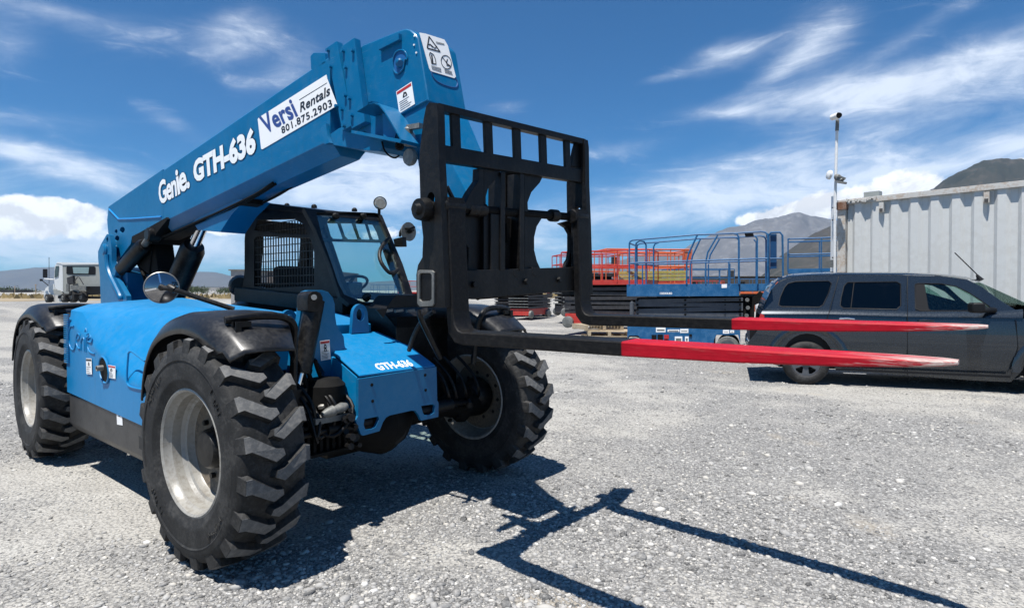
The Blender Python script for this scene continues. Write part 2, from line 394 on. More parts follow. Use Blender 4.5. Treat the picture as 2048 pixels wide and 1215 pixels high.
def gravel_mat():
    m = bpy.data.materials.new('gravel_ground'); m.use_nodes = True; t = NT(m.node_tree)
    b = t.n('ShaderNodeBsdfPrincipled'); t.n('ShaderNodeOutputMaterial', i_0=b.outputs[0])
    tc = t.n('ShaderNodeTexCoord'); co = tc.outputs['Object']
    mid = t.noise(co, 3.0, 6, .65); fine = t.noise(co, 60, 4, .6); at = t.n('ShaderNodeAttribute', attribute_name='dust')
    def vor(scale, feat='F1'):
        nd = t.n('ShaderNodeTexVoronoi', feature=feat); t.put(nd.inputs['Vector'], co); nd.inputs['Scale'].default_value = scale; return nd
    v1, v2, v3 = vor(46), vor(95), vor(190)
    cell = t.mix(.5, v1.outputs['Color'], v2.outputs['Color']); bw = t.n('ShaderNodeSeparateColor', i_0=cell)
    stone = t.ramp(bw.outputs[0], [(0, (.07, .07, .07)), (.33, (.17, .168, .165)), (.6, (.26, .256, .248)), (.85, (.37, .362, .345)), (1, (.48, .47, .445))])
    dust = t.mix(t.maprange(mid, .3, .7, 0, 1), (.34, .325, .295, 1), (.44, .425, .39, 1))
    cover = t.maprange(t.m('ADD', t.m('ADD', at.outputs['Fac'], t.m('MULTIPLY', t.m('SUBTRACT', mid, .5), .7)), t.m('MULTIPLY', v1.outputs['Distance'], -.45)), .10, .62, .08, .94, True)
    c = t.mix(cover, stone, dust)
    edge = t.maprange(v1.outputs['Distance'], .40, .70, 0, .55)
    c = t.mix(edge, c, (.13, .127, .122, 1))
    tan = t.maprange(t.noise(co, .8, 4, .6), .60, .75, 0, .5, True)
    c = t.mix(tan, c, (.42, .36, .27, 1))
    c = t.mix(1.0, c, c); t.put(b.inputs['Base Color'], c); b.inputs['Roughness'].default_value = .92; b.inputs['Specular IOR Level'].default_value = .2
    h = t.m('ADD', t.m('MULTIPLY', v1.outputs['Distance'], -1.0), t.m('ADD', t.m('MULTIPLY', v2.outputs['Distance'], -.5), t.m('ADD', t.m('MULTIPLY', v3.outputs['Distance'], -.25), t.m('MULTIPLY', fine, .4))))
    bp = t.n('ShaderNodeBump'); bp.inputs['Strength'].default_value = .9; bp.inputs['Distance'].default_value = .009
    t.put(bp.inputs['Height'], h); t.put(b.inputs['Normal'], bp.outputs[0])
    return m
def stone_mat():
    m = bpy.data.materials.new('crushed_stone'); m.use_nodes = True; t = NT(m.node_tree)
    b = t.n('ShaderNodeBsdfPrincipled'); t.n('ShaderNodeOutputMaterial', i_0=b.outputs[0])
    ge = t.n('ShaderNodeNewGeometry'); tc = t.n('ShaderNodeTexCoord')
    c = t.ramp(ge.outputs['Random Per Island'], [(0, (.06, .06, .06)), (.22, (.165, .163, .16)), (.5, (.27, .265, .257)), (.8, (.36, .352, .335)), (.93, (.44, .415, .37)), (1, (.58, .565, .535))])
    n = t.noise(tc.outputs['Object'], 70, 3, .6)
    c = t.mix(t.maprange(n, .45, .7, 0, .5), c, (.42, .405, .375, 1))
    t.put(b.inputs['Base Color'], c); b.inputs['Roughness'].default_value = .9; b.inputs['Specular IOR Level'].default_value = .25
    return m

# ------------------------------------------------------------------ ground
def sstep(a, b, x): x = np.clip((x-a)/(b-a), 0, 1); return x*x*(3-2*x)
def gz(x, y):
    d = np.hypot(np.asarray(x)-CAM.x, np.asarray(y)-CAM.y)
    z = .55*sstep(26, 60, d)+1.0*sstep(90, 400, d)
    return z
def dustf(x, y):
    u = x*.94+y*.34; v = -x*.34+y*.94
    return .54+.55*mnoise.noise(Vector((x*.33, y*.33, 9)))+.45*mnoise.noise(Vector((x*1.2, y*1.2, 4)))+.55*mnoise.noise(Vector((u*.10, v*1.05, 2)))+.25*mnoise.noise(Vector((u*.2, v*3.1, 7)))
def build_ground():
    rad = [0, .8, 1.6]; r = 1.6
    while r < 30000: r *= 1.03 if r < 30 else 1.09; rad.append(r)
    na = 300; vs = []; fs = []
    for r in rad:
        for i in range(na):
            q = 2*math.pi*i/na; x, y = CAM.x+r*math.cos(q), CAM.y+r*math.sin(q)
            z = float(gz(x, y)) + (mnoise.noise(Vector((x*.9, y*.9, 0)))*.010 + mnoise.noise(Vector((x*.25, y*.25, 3)))*.015)*(1 if r < 60 else 0)
            vs.append((x, y, z-.006))
    for k in range(len(rad)-1):
        for i in range(na):
            j = (i+1) % na; fs.append((k*na+i, k*na+j, (k+1)*na+j, (k+1)*na+i))
    me = bpy.data.meshes.new('ground'); me.from_pydata(vs, [], fs); me.update()
    me.polygons.foreach_set('use_smooth', [True]*len(me.polygons)); at = me.attributes.new('dust', 'FLOAT', 'POINT'); at.data.foreach_set('value', [dustf(p[0], p[1]) for p in vs])
    o = ob('ground', me, gravel_mat(), smooth=False); tag(o, kind='structure', label='pale grey crushed gravel yard')
    bm = bmesh.new(); bm.from_mesh(me); bmesh.ops.recalc_face_normals(bm, faces=bm.faces); bm.to_mesh(me); bm.free()
    return o
build_ground()

def build_stones(n=150000):
    # loose stones, thinning out with distance
    base = bmesh.new(); bmesh.ops.create_icosphere(base, subdivisions=1, radius=1); bv = np.array([v.co[:] for v in base.verts]); bf = np.array([[v.index for v in f.verts] for f in base.faces]); base.free()
    D = 1.9*np.power(17/1.9, rng.random(n)**1.15); A = (rng.random(n)-.5)*R(90)
    x = CAM.x+D*np.cos(YAW-A)/1; y = CAM.y+D*np.sin(YAW-A)
    sz = .0058*np.exp(rng.normal(0, .48, n)); big = rng.random(n) < .012; sz[big] *= 1.9; sz = np.clip(sz, .004, .032)
    sz *= np.where(D > 7, 1.25, 1.0)
    pn = np.array([dustf(float(a), float(b)) for a, b in zip(x, y)])
    keep = rng.random(n) < np.clip(1.15-.95*pn, .16, 1); sz *= np.clip(1.25-.5*pn, .7, 1.3); x, y, sz, D = x[keep], y[keep], sz[keep], D[keep]; n = len(x)
    gn = np.array([mnoise.noise(Vector((float(a)*.9, float(b)*.9, 0)))*.010+mnoise.noise(Vector((float(a)*.25, float(b)*.25, 3)))*.015 for a, b in zip(x, y)])
    th = rng.random((n, 3))*2*np.pi; st = np.stack([sz*(1+.5*rng.random(n)), sz*(.7+.4*rng.random(n)), sz*(.35+.35*rng.random(n))], 1)
    V = bv[None]*(1+.28*(rng.random((n, len(bv), 1))-.5))*st[:, None, :]
    tx = (rng.random(n)-.5)*.8; c, s = np.cos(tx)[:, None], np.sin(tx)[:, None]
    yy, zz = V[:, :, 1]*c-V[:, :, 2]*s, V[:, :, 1]*s+V[:, :, 2]*c
    c, s = np.cos(th[:, 2])[:, None], np.sin(th[:, 2])[:, None]
    xx, yy = V[:, :, 0]*c-yy*s, V[:, :, 0]*s+yy*c
    P = np.stack([xx+x[:, None], yy+y[:, None], zz+(gn-.006+sz*.06)[:, None]+0], 2).reshape(-1, 3)
    F = (bf[None]+np.arange(n)[:, None, None]*len(bv)).reshape(-1)
    me = bpy.data.meshes.new('loose_stones'); me.vertices.add(len(P)); me.vertices.foreach_set('co', P.ravel())
    me.loops.add(len(F)); me.loops.foreach_set('vertex_index', F); nf = len(F)//3
    me.polygons.add(nf); me.polygons.foreach_set('loop_start', np.arange(nf)*3); me.polygons.foreach_set('loop_total', np.full(nf, 3)); me.update()
    o = ob('gravel', me, stone_mat(), smooth=False); tag(o, 'loose grey crushed stones scattered over the yard', 'gravel', kind='stuff')
build_stones()
# ================================================================== TELEHANDLER
TH = empty('telehandler', (0, 0, 0))
tag(TH, 'blue telehandler with raised boom and long red-tipped pallet forks', 'telehandler')
def P(name, mb, m, parent=TH, **k): return ob(name, mb, m, parent, **k)
TRK, WB, RAD = 1.1208, 3.4409, .6404
dy = Vector((0, 1, 0))

# ---- wheels (local frame: axle along Y, outer face towards -Y)
def wheel_meshes():
    t = MB(); half = [(-.158, .345), (-.172, .366), (-.186, .40), (-.191, .408), (-.190, .42), (-.194, .47), (-.191, .508), (-.197, .516), (-.193, .526), (-.193, .548), (-.187, .556), (-.178, .582), (-.158, .594), (-.10, .598)]
    prof = half+[(0, .600)]+[(-a, b) for a, b in reversed(half)]
    t.lathe((0, 0, 0), (0, 1, 0), prof, 96, caps=False)
    tyre = ob('tyre', t, RUBBER, bevel=0, ang=40).data
    r = MB(); r.lathe((0, 0, 0), (0, 1, 0), [(-.150, .350), (-.166, .358), (-.170, .348), (-.160, .336), (-.13, .328), (-.118, .318), (-.07, .314), (-.052, .302), (-.045, .288), (-.012, .283), (-.004, .279)], 72, caps=False)
    r.lathe((0, 0, 0), (0, 1, 0), [(.150, .350), (.166, .358), (.170, .348), (.160, .336), (.13, .326), (.09, .312), (.05, .298), (.03, .292), (.026, .285)], 72, caps=False)
    dk_ = MB(); dk_.lathe((0, 0, 0), (0, 1, 0), [(-.004, .279), (.004, .265), (.010, .20), (.012, .10)], 48, caps=False); dk_.lathe((0, 0, 0), (0, 1, 0), [(.026, .285), (.020, .26), (.018, .12)], 48, caps=False); disc = ob('wheel_disc', dk_, RIMD, ang=25).data
    rim = ob('rim', r, RIM, ang=25).data
    h = MB(); h.lathe((0, .02, 0), (0, -.085, 0), [(0, .135), (.2, .135), (.25, .118), (.75, .112), (.95, .098), (1.0, .06)], 32)
    h.lathe((0, .06, 0), (0, .30, 0), [(0, .16), (.3, .14), (.5, .10), (1, .09)], 24)
    for k in range(10):
        q = 2*math.pi*k/10; c = Vector((math.cos(q)*.19, 0, math.sin(q)*.19)); h.cyl(c+Vector((0, .02, 0)), c+Vector((0, -.014, 0)), .016, n=6)
    hub = ob('hub', h, BLACK, bevel=0).data
    def lug(sgn):
        top = [(-.180, -.052), (-.150, -.054), (-.022, .030), (.020, .038), (.028, .072), (-.026, .100), (-.150, .026), (-.180, .030)]
        cx = sum(p[0] for p in top)/8; ctt = sum(p[1] for p in top)/8
        vs = []
        def pt(s, tt, r): q = tt/RAD; return Vector((math.sin(q)*r, s*sgn, math.cos(q)*r))
        for s, tt in top: vs.append(pt(s, tt, .6415-.014*min(1, abs(s)/.18)**5))
        for s, tt in top:
            s2 = s+(s-cx)*.10; t2 = ctt+(tt-ctt)*1.16
            if s < -.17: vs.append(pt(-.189, t2, .545))
            else: vs.append(pt(s2, t2, .596))
        m = MB(); m.add(vs, [tuple(range(8))]+[(i, (i+1) % 8, 8+(i+1) % 8, 8+i) for i in range(8)])
        o = ob('tread_lug', m, LUGM, bevel=.002, seg=1, smooth=False); o.data.materials.append(RUBBER)
        for p in o.data.polygons:
            c = p.center; rad = Vector((c.x, 0, c.z)).normalized()
            if p.normal.dot(rad) < .8: p.material_index = 1
        return o.data
    la, lb = lug(1), lug(-1)
    return tyre, rim, hub, la, lb, disc
_b = set(bpy.data.objects)
TYRE, RIMM, HUBM, LUGA, LUGB, DISCM = wheel_meshes()
for o in set(bpy.data.objects)-_b: bpy.data.objects.remove(o)
def wheel(x, side, steer, spin):
    w = empty('wheel', (0, 0, 0), parent=TH)
    w.location = (x, side*TRK, RAD); w.rotation_euler = (0, 0, steer)
    if side > 0: w.scale = (1, -1, 1)
    sp = Matrix.Rotation(spin, 4, 'Y')
    for n, me in (('tyre', TYRE), ('rim', RIMM), ('hub', HUBM), ('wheel_disc', DISCM)): inst(n, me, w, sp)
    for k in range(19):
        inst('tread_lug', LUGA, w, Matrix.Rotation(2*math.pi*k/19+spin, 4, 'Y')); inst('tread_lug', LUGB, w, Matrix.Rotation(2*math.pi*(k+.5)/19+spin, 4, 'Y'))
    return w
wheel(0, -1, .0426, .05); wheel(0, 1, .0426, .13); wheel(-WB, -1, -.0245, .2); wheel(-WB, 1, -.02, .0)

# ---- sidewall lettering of the near tyre (raised marks)
def sidewall_text(x, steer):
    m = MB(); rr = random.Random(3)
    for a0, n in ((2.2, 9), (3.75, 7), (5.3, 8), (.6, 6)):
        for k in range(n):
            if rr.random() < .12: continue
            q = a0+k*.055; c = Vector((math.cos(q), 0, math.sin(q))); tg = Vector((-c.z, 0, c.x)); o = Vector((0, -.1965, 0))
            for j in range(2):
                p = c*(.455+rr.random()*.03)+tg*(.006*j-.003)
                m.bar(p+o, p+c*(.012+.016*rr.random())+tg*(rr.random()-.5)*.02+o, .005, .004, up=(0, 1, 0))
    return m
sw = P('sidewall_lettering', sidewall_text(0, 0), RUBBER, parent=[c for c in TH.children if c.name == 'wheel'][0], smooth=False); sw['kind'] = 'stuff'

# ---- fenders
def fender(cx, side, flip=1, drape=True):
    pr = [(-.80, .86), (-.76, 1.02), (-.68, 1.16), (-.55, 1.275), (-.36, 1.345), (-.12, 1.378), (.10, 1.355), (.28, 1.29), (.42, 1.185)]
    pts = catmull([Vector((a, 0, b)) for a, b in pr], 4)
    secs = []
    for i, p in enumerate(pts):
        d = (pts[min(i+1, len(pts)-1)]-pts[max(i-1, 0)]).normalized(); nrm = Vector((-d.z, 0, d.x))
        t = i/(len(pts)-1); taper = .03*sstep(.8, 1, t)
        row = []
        for y, dz in ((.74, -.07), (.744, -.01), (.765, .026), (.90, .036), (1.02, .038), (1.175, .032), (1.215-taper, .018), (1.260-taper, -.042), (1.272-taper, -.085)):
            lo = .3 if i > len(pts)-4 and y > 1.2 else 1
            y = y+(.13*float(sstep(.70, 1, t)) if y < .95 else (.05*float(sstep(.7, 1, t)) if y < 1.1 else 0))
            q = p+nrm*dz*(1 if dz > 0 else lo); row.append(Vector((cx+q.x*flip, side*y, q.z)))
        secs.append(row)
    m = MB(); m.loft(secs, closed=False, caps=False)
    o = P('fender', m, FENDER, ang=60)
    so_ = o.modifiers.new('s', 'SOLIDIFY'); so_.thickness = .012; so_.offset = 0
    # support tube laid over the fender with its clamp
    f = lambda a, y, z: Vector((cx+a*flip, side*y, z))
    b = MB(); b.tube([f(.22, .78, .95), f(.25, .79, 1.22), f(.28, .81, 1.335), f(.28, .88, 1.385), f(.27, 1.03, 1.395), f(.24, 1.19, 1.378)], .022, 10, 5)
    b.box(f(.26, 1.12, 1.355), (.09, .09, .03)); b.box(f(.30, 1.15, 1.335), (.03, .03, .07))
    ob('fender_bracket', b, BLACK, o)
    return o
fn = fender(0, -1); fender(0, 1)
fender(-WB, -1, drape=False); fender(-WB, 1)

# ---- engine hood: lofted shell, flat lower face, swooping shoulder
def hood_sections():
    xs = [-2.80, -2.76, -2.5, -2.1, -1.7, -1.3, -1.0, -.82]
    secs = []
    for x in xs:
        t = (x+2.8)/1.98
        face_top = 1.27-.37*sstep(.05, .85, t)       # where the flat side face ends
        ys = 1.165 if x > -2.79 else 1.13
        sh_y = 1.10-.30*sstep(.0, .9, t); sh_z = 1.385-.045*t
        ti = 1.465-.10*t
        zb = .665+.0*t-.055*t
        e = .03 if x < -2.79 else 0
        prof = [(ys, zb), (ys, zb+.02), (ys+.003, face_top-.05), (ys-.004, face_top), (ys-.03, face_top+.045),
                ((ys*.45+sh_y*.55), (face_top+.05)*.45+sh_z*.55+.015), (sh_y, sh_z-e), (sh_y-.10, sh_z+.035-e), (.70, sh_z+.06-e), (.45, ti-e), (.22, ti+.004-e), (.22, zb)]
        secs.append([Vector((x, -a, b)) for a, b in prof])
    return secs
m = MB(); m.loft(hood_sections(), closed=True)
hood = P('engine_hood', m, BLUE2, ang=50)
sb = hood.modifiers.new('b', 'BEVEL'); sb.width = .018; sb.segments = 3; sb.limit_method = 'ANGLE'; sb.angle_limit = R(50)
wn_ = hood.modifiers.new('wn', 'WEIGHTED_NORMAL'); wn_.keep_sharp = True
# recessed panel line, pressed emblem, louvres
sid = lambda x, y, d=0: S(x, y, Y=-1.170-d)
def relief(name, pts, r, mt, par, closed=False, k=4): return ob(name, MB().tube([sid(*p) for p in pts], r, 6, k, closed), mt, par)
relief('pressed_panel_edge', [(257, 706), (255, 730), (254, 760), (258, 771), (272, 776), (290, 779)], .007, BLUE2, hood)
relief('pressed_panel_edge', [(257, 706), (262, 702), (272, 708), (290, 722)], .007, BLUE2, hood)
def emblem():
    # embossed script, traced stroke by stroke
    z = lambda L: [sid(a/2.892, 480+b/2.892) for a, b in L]
    st = [[(425, 497), (408, 500), (399, 530), (399, 570), (404, 610), (418, 632), (430, 628), (436, 600), (436, 572)],
          [(444, 575), (458, 568), (460, 548), (450, 540), (442, 556), (441, 590), (450, 618), (462, 628)],
          [(468, 640), (468, 575)], [(468, 590), (476, 566), (486, 572), (488, 640)], [(497, 648), (497, 560)], [(492, 530), (497, 510), (502, 530)],
          [(508, 585), (528, 590), (528, 560), (518, 548), (508, 562), (506, 610), (516, 640), (532, 652), (548, 655)]]
    m = MB()
    for s in st: m.tube(z(s), .0055, 6, 3)
    return m
ob('embossed_script', emblem(), BLUE2, hood)
for k in range(24):
    y = 628+k*4.1; a, b = S(121+k*.45, y, Y=-1.168), S(134+k*.25, y+1, Y=-1.176)
    a = Vector((-2.785, -1.172, a.z)); b = Vector((-2.66, -1.172, a.z)); l = MB().bar(a, b, .014, .008, up=(0, 0, 1)); ob('louvre', l, BLUE2, hood)
# fuel port
fp = MB(); fp.plate([ellipse(sid(209, 739), Vector((.105, 0, -.02)), Vector((0, 0, .092)), 28)], (0, -.004, 0)); fpo = ob('filler_recess', fp, DARK, hood)
cr = MB(); cr.tube([p+Vector((0, -.004, 0)) for p in ellipse(sid(209, 739), Vector((.108, 0, -.02)), Vector((0, 0, .095)), 28)], .008, 6, 0, True); ob('recess_rim', cr, BLUE2, hood)
ob('exhaust_pipe', MB().lathe(sid(207, 735)+Vector((0, .03, 0)), sid(207, 735)+Vector((0, -.055, .0)), [(0, .022), (.9, .022), (.9, .016), (.5, .016)], 16), STEEL, hood)

# ---- stickers: white vinyl with red header, small pictogram and unreadable print
def decal(parent, BL, BR, TL, lift, head=REDINK, picts=1, lines=6, name='safety_sticker', tri=False):
    BL, BR, TL, lift = map(Vector, (BL, BR, TL, lift)); TR = BR+TL-BL; u, v = BR-BL, TL-BL; ln = lift.normalized()
    p = ob(name, MB().plate([[BL+lift, BR+lift, TR+lift, TL+lift]], -ln*.0012), WHITE, parent, smooth=False)
    Q = lambda a, b, k=1: BL+u*a+v*b+lift+ln*(.0012*k)
    q = lambda a0, b0, a1, b1, k=1: [Q(a0, b0, k), Q(a1, b0, k), Q(a1, b1, k), Q(a0, b1, k)]
    if head: ob('header_band', MB().plate([q(.04, .84, .96, .96)], -ln*.001), head, p, smooth=False)
    m = MB(); rr = random.Random(int(abs(BL.x*1000))+5)
    for i in range(lines):
        b = .08+.36*i/max(1, lines-1); m.plate([q(.10, b, .10+.75*(.6+.4*rr.random()), b+.022)], -ln*.001)
    for i in range(picts):
        cb = .64 if picts == 1 else (.70, .52)[i]
        m.plate([[Q(.35, cb-.09), Q(.65, cb-.09), Q(.60, cb+.09), Q(.45, cb+.13), Q(.38, cb)], [Q(.42, cb-.05), Q(.58, cb-.05), Q(.52, cb+.06)]], -ln*.001)
    ob('sticker_print', m, INK, p, smooth=False); return p
L = lambda d=.004: (0, -d, 0)
def sq(x0, y0, x1, y1, x2, y2, fn): return fn(x0, y0), fn(x1, y1), fn(x2, y2)
decal(hood, *sq(174, 747, 185, 748, 173, 716, sid), L(), head=INK, lines=4)
decal(hood, *sq(216, 754, 232, 757, 216, 729, sid), L(), lines=5)

# ---- black tank skirt under the hood
sk = MB(); xs = (-2.74, -.62)
sec = lambda x: [Vector((x, -a, b)) for a, b in ((1.155, .645), (1.155, .40), (1.10, .33), (.50, .33), (.50, .645))]
sk.loft([sec(xs[0]), sec(xs[1])]); skirt = P('side_tank', sk, SKIRT, bevel=.012)
decal(skirt, *sq(235, 848, 246, 850, 233.5, 818, lambda x, y: S(x, y, Y=-1.156)), L(.003), lines=0)
P('tow_hook', MB().lathe(S(238, 876, Y=-1.06), S(262, 868, Y=-1.0), [(0, .035), (.3, .04), (1, .05)], 12), STEEL)
P('belly_step', MB().box((-1.9, -.86, .31), (1.5, .3, .06)), DARK)

# ---- chassis
ch = MB(); ch.box((-2.25, 0, .62), (4.2, .62, .52)); chassis = P('chassis_frame', ch, DARK, bevel=.01)
P('rear_counterweight', MB().box((-4.35, 0, .95), (.55, 1.3, .75)), BLUE, bevel=.05)
P('deck_plate', MB().box((-2.55, .10, 1.30), (3.5, .68, .06)), BLUE, bevel=.01)
P('deck_sill', MB().bar((-4.2, -.24, 1.38), (-.5, -.24, 1.30), .05, .10), BLUE, bevel=.01)
hd = MB().loft([[Vector((x, y, z)) for y, z in ((-.78, z0-.20), (-.74, z0-.02), (-.68, z0), (-.2, z0+.01), (.30, z0-.0), (.30, z0-.30), (-.78, z0-.30))] for x, z0 in ((-1.0, 1.36), (-.80, 1.33), (-.45, 1.27))])
P('engine_cover_step', hd, BLUE2, bevel=.012)
# front nose box
PX, HW = .257, .338
nb = MB(); side = [(PX-.03, .97), (PX-.03, .62), (.15, .66), (.0, .75), (-.10, .86), (-.20, .92), (-.65, .92), (-.65, 1.235), (-.39, 1.175), (.0, 1.07)]
nb.plate([[Vector((a, -HW+.004, b)) for a, b in side]], (0, .022, 0)); nose = P('nose_side', nb, BLUE_SUNLIT, bevel=.004)
nb2 = MB(); nb2.plate([[Vector((a, HW-.026, b)) for a, b in side]], (0, .022, 0)); P('nose_side', nb2, BLUE_SUNLIT, bevel=.004)
P('nose_inside', MB().plate([[Vector((a, -HW+.03, b)) for a, b in ((PX-.06, .93), (PX-.06, .80), (-.60, .80), (-.60, 1.20), (-.39, 1.15), (.0, 1.05))]], (0, 2*HW-.06, 0)), DARK)
# sloping cover plates
cov = MB(); cv = [(-.39, 1.20), (.0, 1.092), (PX+.002, .985)]
cov.plate([[Vector((-.39, -.05, 1.198)), Vector((-.02, -.335, 1.10)), Vector((PX, -.335, .975)), Vector((PX, .335, .975)), Vector((-.02, .335, 1.10)), Vector((-.39, .31, 1.198))]], (0, 0, .012))
P('nose_cover', cov, BLUE_SUNLIT, bevel=.004)
sl_ = lambda x, y, k=0: S(x, y, X=PX+.013+k)
def nose_plate():
    H = .338; z = lambda px, py: sl_(px, py)
    f = lambda a, b: z(580+a/5.522, 740+b/5.522)
    out = [f(755, 95), f(1619, -40), f(1628, 335), f(1643, 355), f(1640, 515), f(1450, 556), f(1418, 490), (f(1385, 448)), f(1340, 446), f(1100, 500), f(1060, 525), f(1030, 570), f(1010, 620), f(990, 672), f(810, 722), f(785, 712), f(735, 580), f(728, 545), f(752, 505)]
    h1 = [f(825, 540), f(975, 510), f(985, 540), f(945, 625), f(905, 645), f(835, 655), f(815, 600)]
    h2 = [f(1450, 395), f(1580, 375), f(1600, 395), f(1590, 465), f(1560, 487), f(1490, 497), f(1470, 470)]
    return MB().plate([out, h1, h2], (-.025, 0, 0))
npl = P('nose_plate', nose_plate(), BLUE, bevel=.003)
for q in ((743.5, 769), (745, 801.5), (850, 749.5), (851, 779.5)):
    c = sl_(*q); ob('bolt_hole', MB().cyl(c, c+Vector((.004, 0, 0)), .011, n=10), DARK, npl)
text_on('model_lettering', 'GTH-636', (.235, -.155, .993), (.235, .155, .993), (.150, -.150, 1.03), LETW, nose, (0, 0, .006), bold=.03, shear=.15)
P('diff_cover', MB().lathe((-.05, .02, .56), (.17, .02, .56), [(0, .20), (.6, .18), (.8, .13), (1, .11)], 24), DARK)
ring = MB(); ring.lathe((.17, .02, .56), (.19, .02, .56), [(0, .11), (1, .10)], 20); P('diff_flange', ring, BLACKM)
# axle, knuckles, steering gear
ax = MB(); ax.lathe((0, -.95, .60), (0, .95, .60), [(0, .09), (.12, .10), (.16, .075), (.36, .09), (.42, .19), (.5, .24), (.58, .19), (.64, .09), (.84, .075), (.88, .10), (1, .09)], 20)
axle = P('front_axle', ax, DARK)
for s in (-1, 1):
    k = MB(); k.lathe((0, s*.86, .77), (0, s*.86, .45), [(0, .04), (.1, .07), (.25, .10), (.75, .10), (.9, .07), (1, .04)], 16); k.lathe((0, s*.74, .60), (0, s*1.05, .60), [(0, .10), (.5, .12), (1, .13)], 18)
    for j in range(8): q = j*math.pi/4; k.cyl((math.cos(q)*.12, s*.72, .6+math.sin(q)*.12), (math.cos(q)*.12, s*.75, .6+math.sin(q)*.12), .013, n=6)
    P('axle_knuckle', k, DARK)
    st = MB(); st.cyl((.20, s*.22, .66), (.20, s*.55, .66), .045); st.cyl((.20, s*.55, .66), (.17, s*.80, .64), .02); st.lathe((.17, s*.78, .67), (.17, s*.78, .60), [(0, .02), (.4, .04), (1, .035)], 12)
    P('steering_cylinder', st, BLACKM)
cb = MB(); cb.box((.20, -.52, .735), (.10, .26, .035)); cb.lathe((.24, -.60, .77), (.24, -.42, .80), [(0, .015), (.2, .03), (.45, .036), (.5, .025), (.8, .034), (1, .02)], 14); P('hydraulic_coupler', cb, GREYM)
rb = MB()
for i in range(9): rb.box((.14, -.38-.045*i, .60), (.06, .02, .17))
rb.box((.11, -.56, .60), (.05, .42, .15)); rb.box((.15, -.56, .69), (.09, .44, .02)); rb.box((.15, -.56, .51), (.09, .44, .02)); P('axle_rib_guard', rb, DARK)
kn = MB(); rr = random.Random(5)
for i in range(12):
    c = Vector((.22+rr.random()*.08, -.36-rr.random()*.10, .55+rr.random()*.22)); kn.cyl(c, c+Vector((.03+.03*rr.random(), -.01, .02*rr.random())), .012+.016*rr.random(), n=8)
P('axle_fittings', kn, BLACKM)
P('rear_axle', MB().lathe((-WB, -.95, .60), (-WB, .95, .60), [(0, .09), (.4, .10), (.46, .2), (.54, .2), (.6, .10), (1, .09)], 18), DARK)

# ---- levelling bracket and cylinder
bk = lambda a, b, k=0: S(560+a/6.075, 560+b/6.075, X=-.06+k)
bp = MB().plate([[bk(345, 122), bk(520, 122), bk(590, 145), bk(645, 215), bk(668, 290), bk(672, 430), bk(690, 545), bk(735, 625), bk(775, 680), bk(788, 795), bk(800, 830), bk(700, 860), bk(668, 960), bk(668, 1215), bk(680, 1500), bk(560, 1500), bk(545, 1120), bk(420, 935), bk(405, 760), bk(340, 1000), bk(345, 1190), bk(120, 1190), bk(150, 900), bk(240, 450), bk(262, 250), bk(272, 180), bk(300, 140)]], (-.05, 0, 0))
brk = P('levelling_bracket', bp, BLUE, bevel=.005)
decal(brk, bk(495, 978, .001), bk(612, 958, .001), bk(482, 738, .001), (.003, 0, 0), picts=2)
top = S(630, 600, X=.02); bot = S(604, 736, X=.05); end = S(588, 800, X=.06)
cyl = MB(); cyl.cyl(top, bot, .062, n=24); cyl.lathe(bot, bot+(bot-top).normalized()*.03, [(0, .066), (1, .064)], 24)
cy = P('levelling_cylinder', cyl, BLACK)
cap = MB().plate([[S(x, y, X=.09) for x, y in ((616, 622), (615, 600), (617, 589), (624, 583), (633, 582), (641, 585), (646, 594), (646, 610), (642, 624))]], (-.13, 0, 0)); ob('cylinder_clevis', cap, BLACK, cy, bevel=.006)
ob('cylinder_rod', MB().cyl(bot, end+(end-bot)*.2, .024), CHROME, cy)
ob('pivot_pin', MB().cyl(S(628, 594, X=.085), S(628, 594, X=.105), .018), STEEL, cy)
bx = MB(); bx.box((.05, -.72, .82), (.16, .18, .22)); P('axle_bracket', bx, BLACKM, bevel=.008)
for pts in ([(606, 738), (611, 765), (622, 785), (650, 800)], [(616, 740), (622, 758), (632, 770), (655, 775)], [(630, 720), (640, 750), (660, 790), (680, 800)]):
    P('hydraulic_hose', MB().tube([S(x, y, X=.06) for x, y in pts], .014, 8, 5), DARK)
P('accumulator', MB().lathe(S(650, 768, X=.06)+Vector((0, 0, -.12)), S(650, 768, X=.06)+Vector((0, 0, .05)), [(0, .13), (.7, .13), (.95, .09), (1, .03)], 20), DARK)
def lug_ring(x, y, X, s):
    c = S(x, y, X=X); m = MB(); out = [c+Vector((0, math.cos(q)*.062*s, math.sin(q)*.075*s)) for q in [i*math.pi/10 for i in range(11)]]
    out += [c+Vector((0, -.075*s, -.14)), c+Vector((0, .075*s, -.14))]
    m.plate([out, ellipse(c, (0, .034*s, 0), (0, 0, .045*s), 14)], (-.035, 0, 0)); return P('lifting_eye', m, BLUE, bevel=.004)
lug_ring(579, 640, -.30, .95); lug_ring(721, 629, -.36, 1.1)
P('yellow_tag', MB().plate([ellipse(S(581, 669, X=-.24), (0, .022, 0), (0, 0, .034), 12)], (.003, 0, 0)), YELLOW, label='small yellow tag')

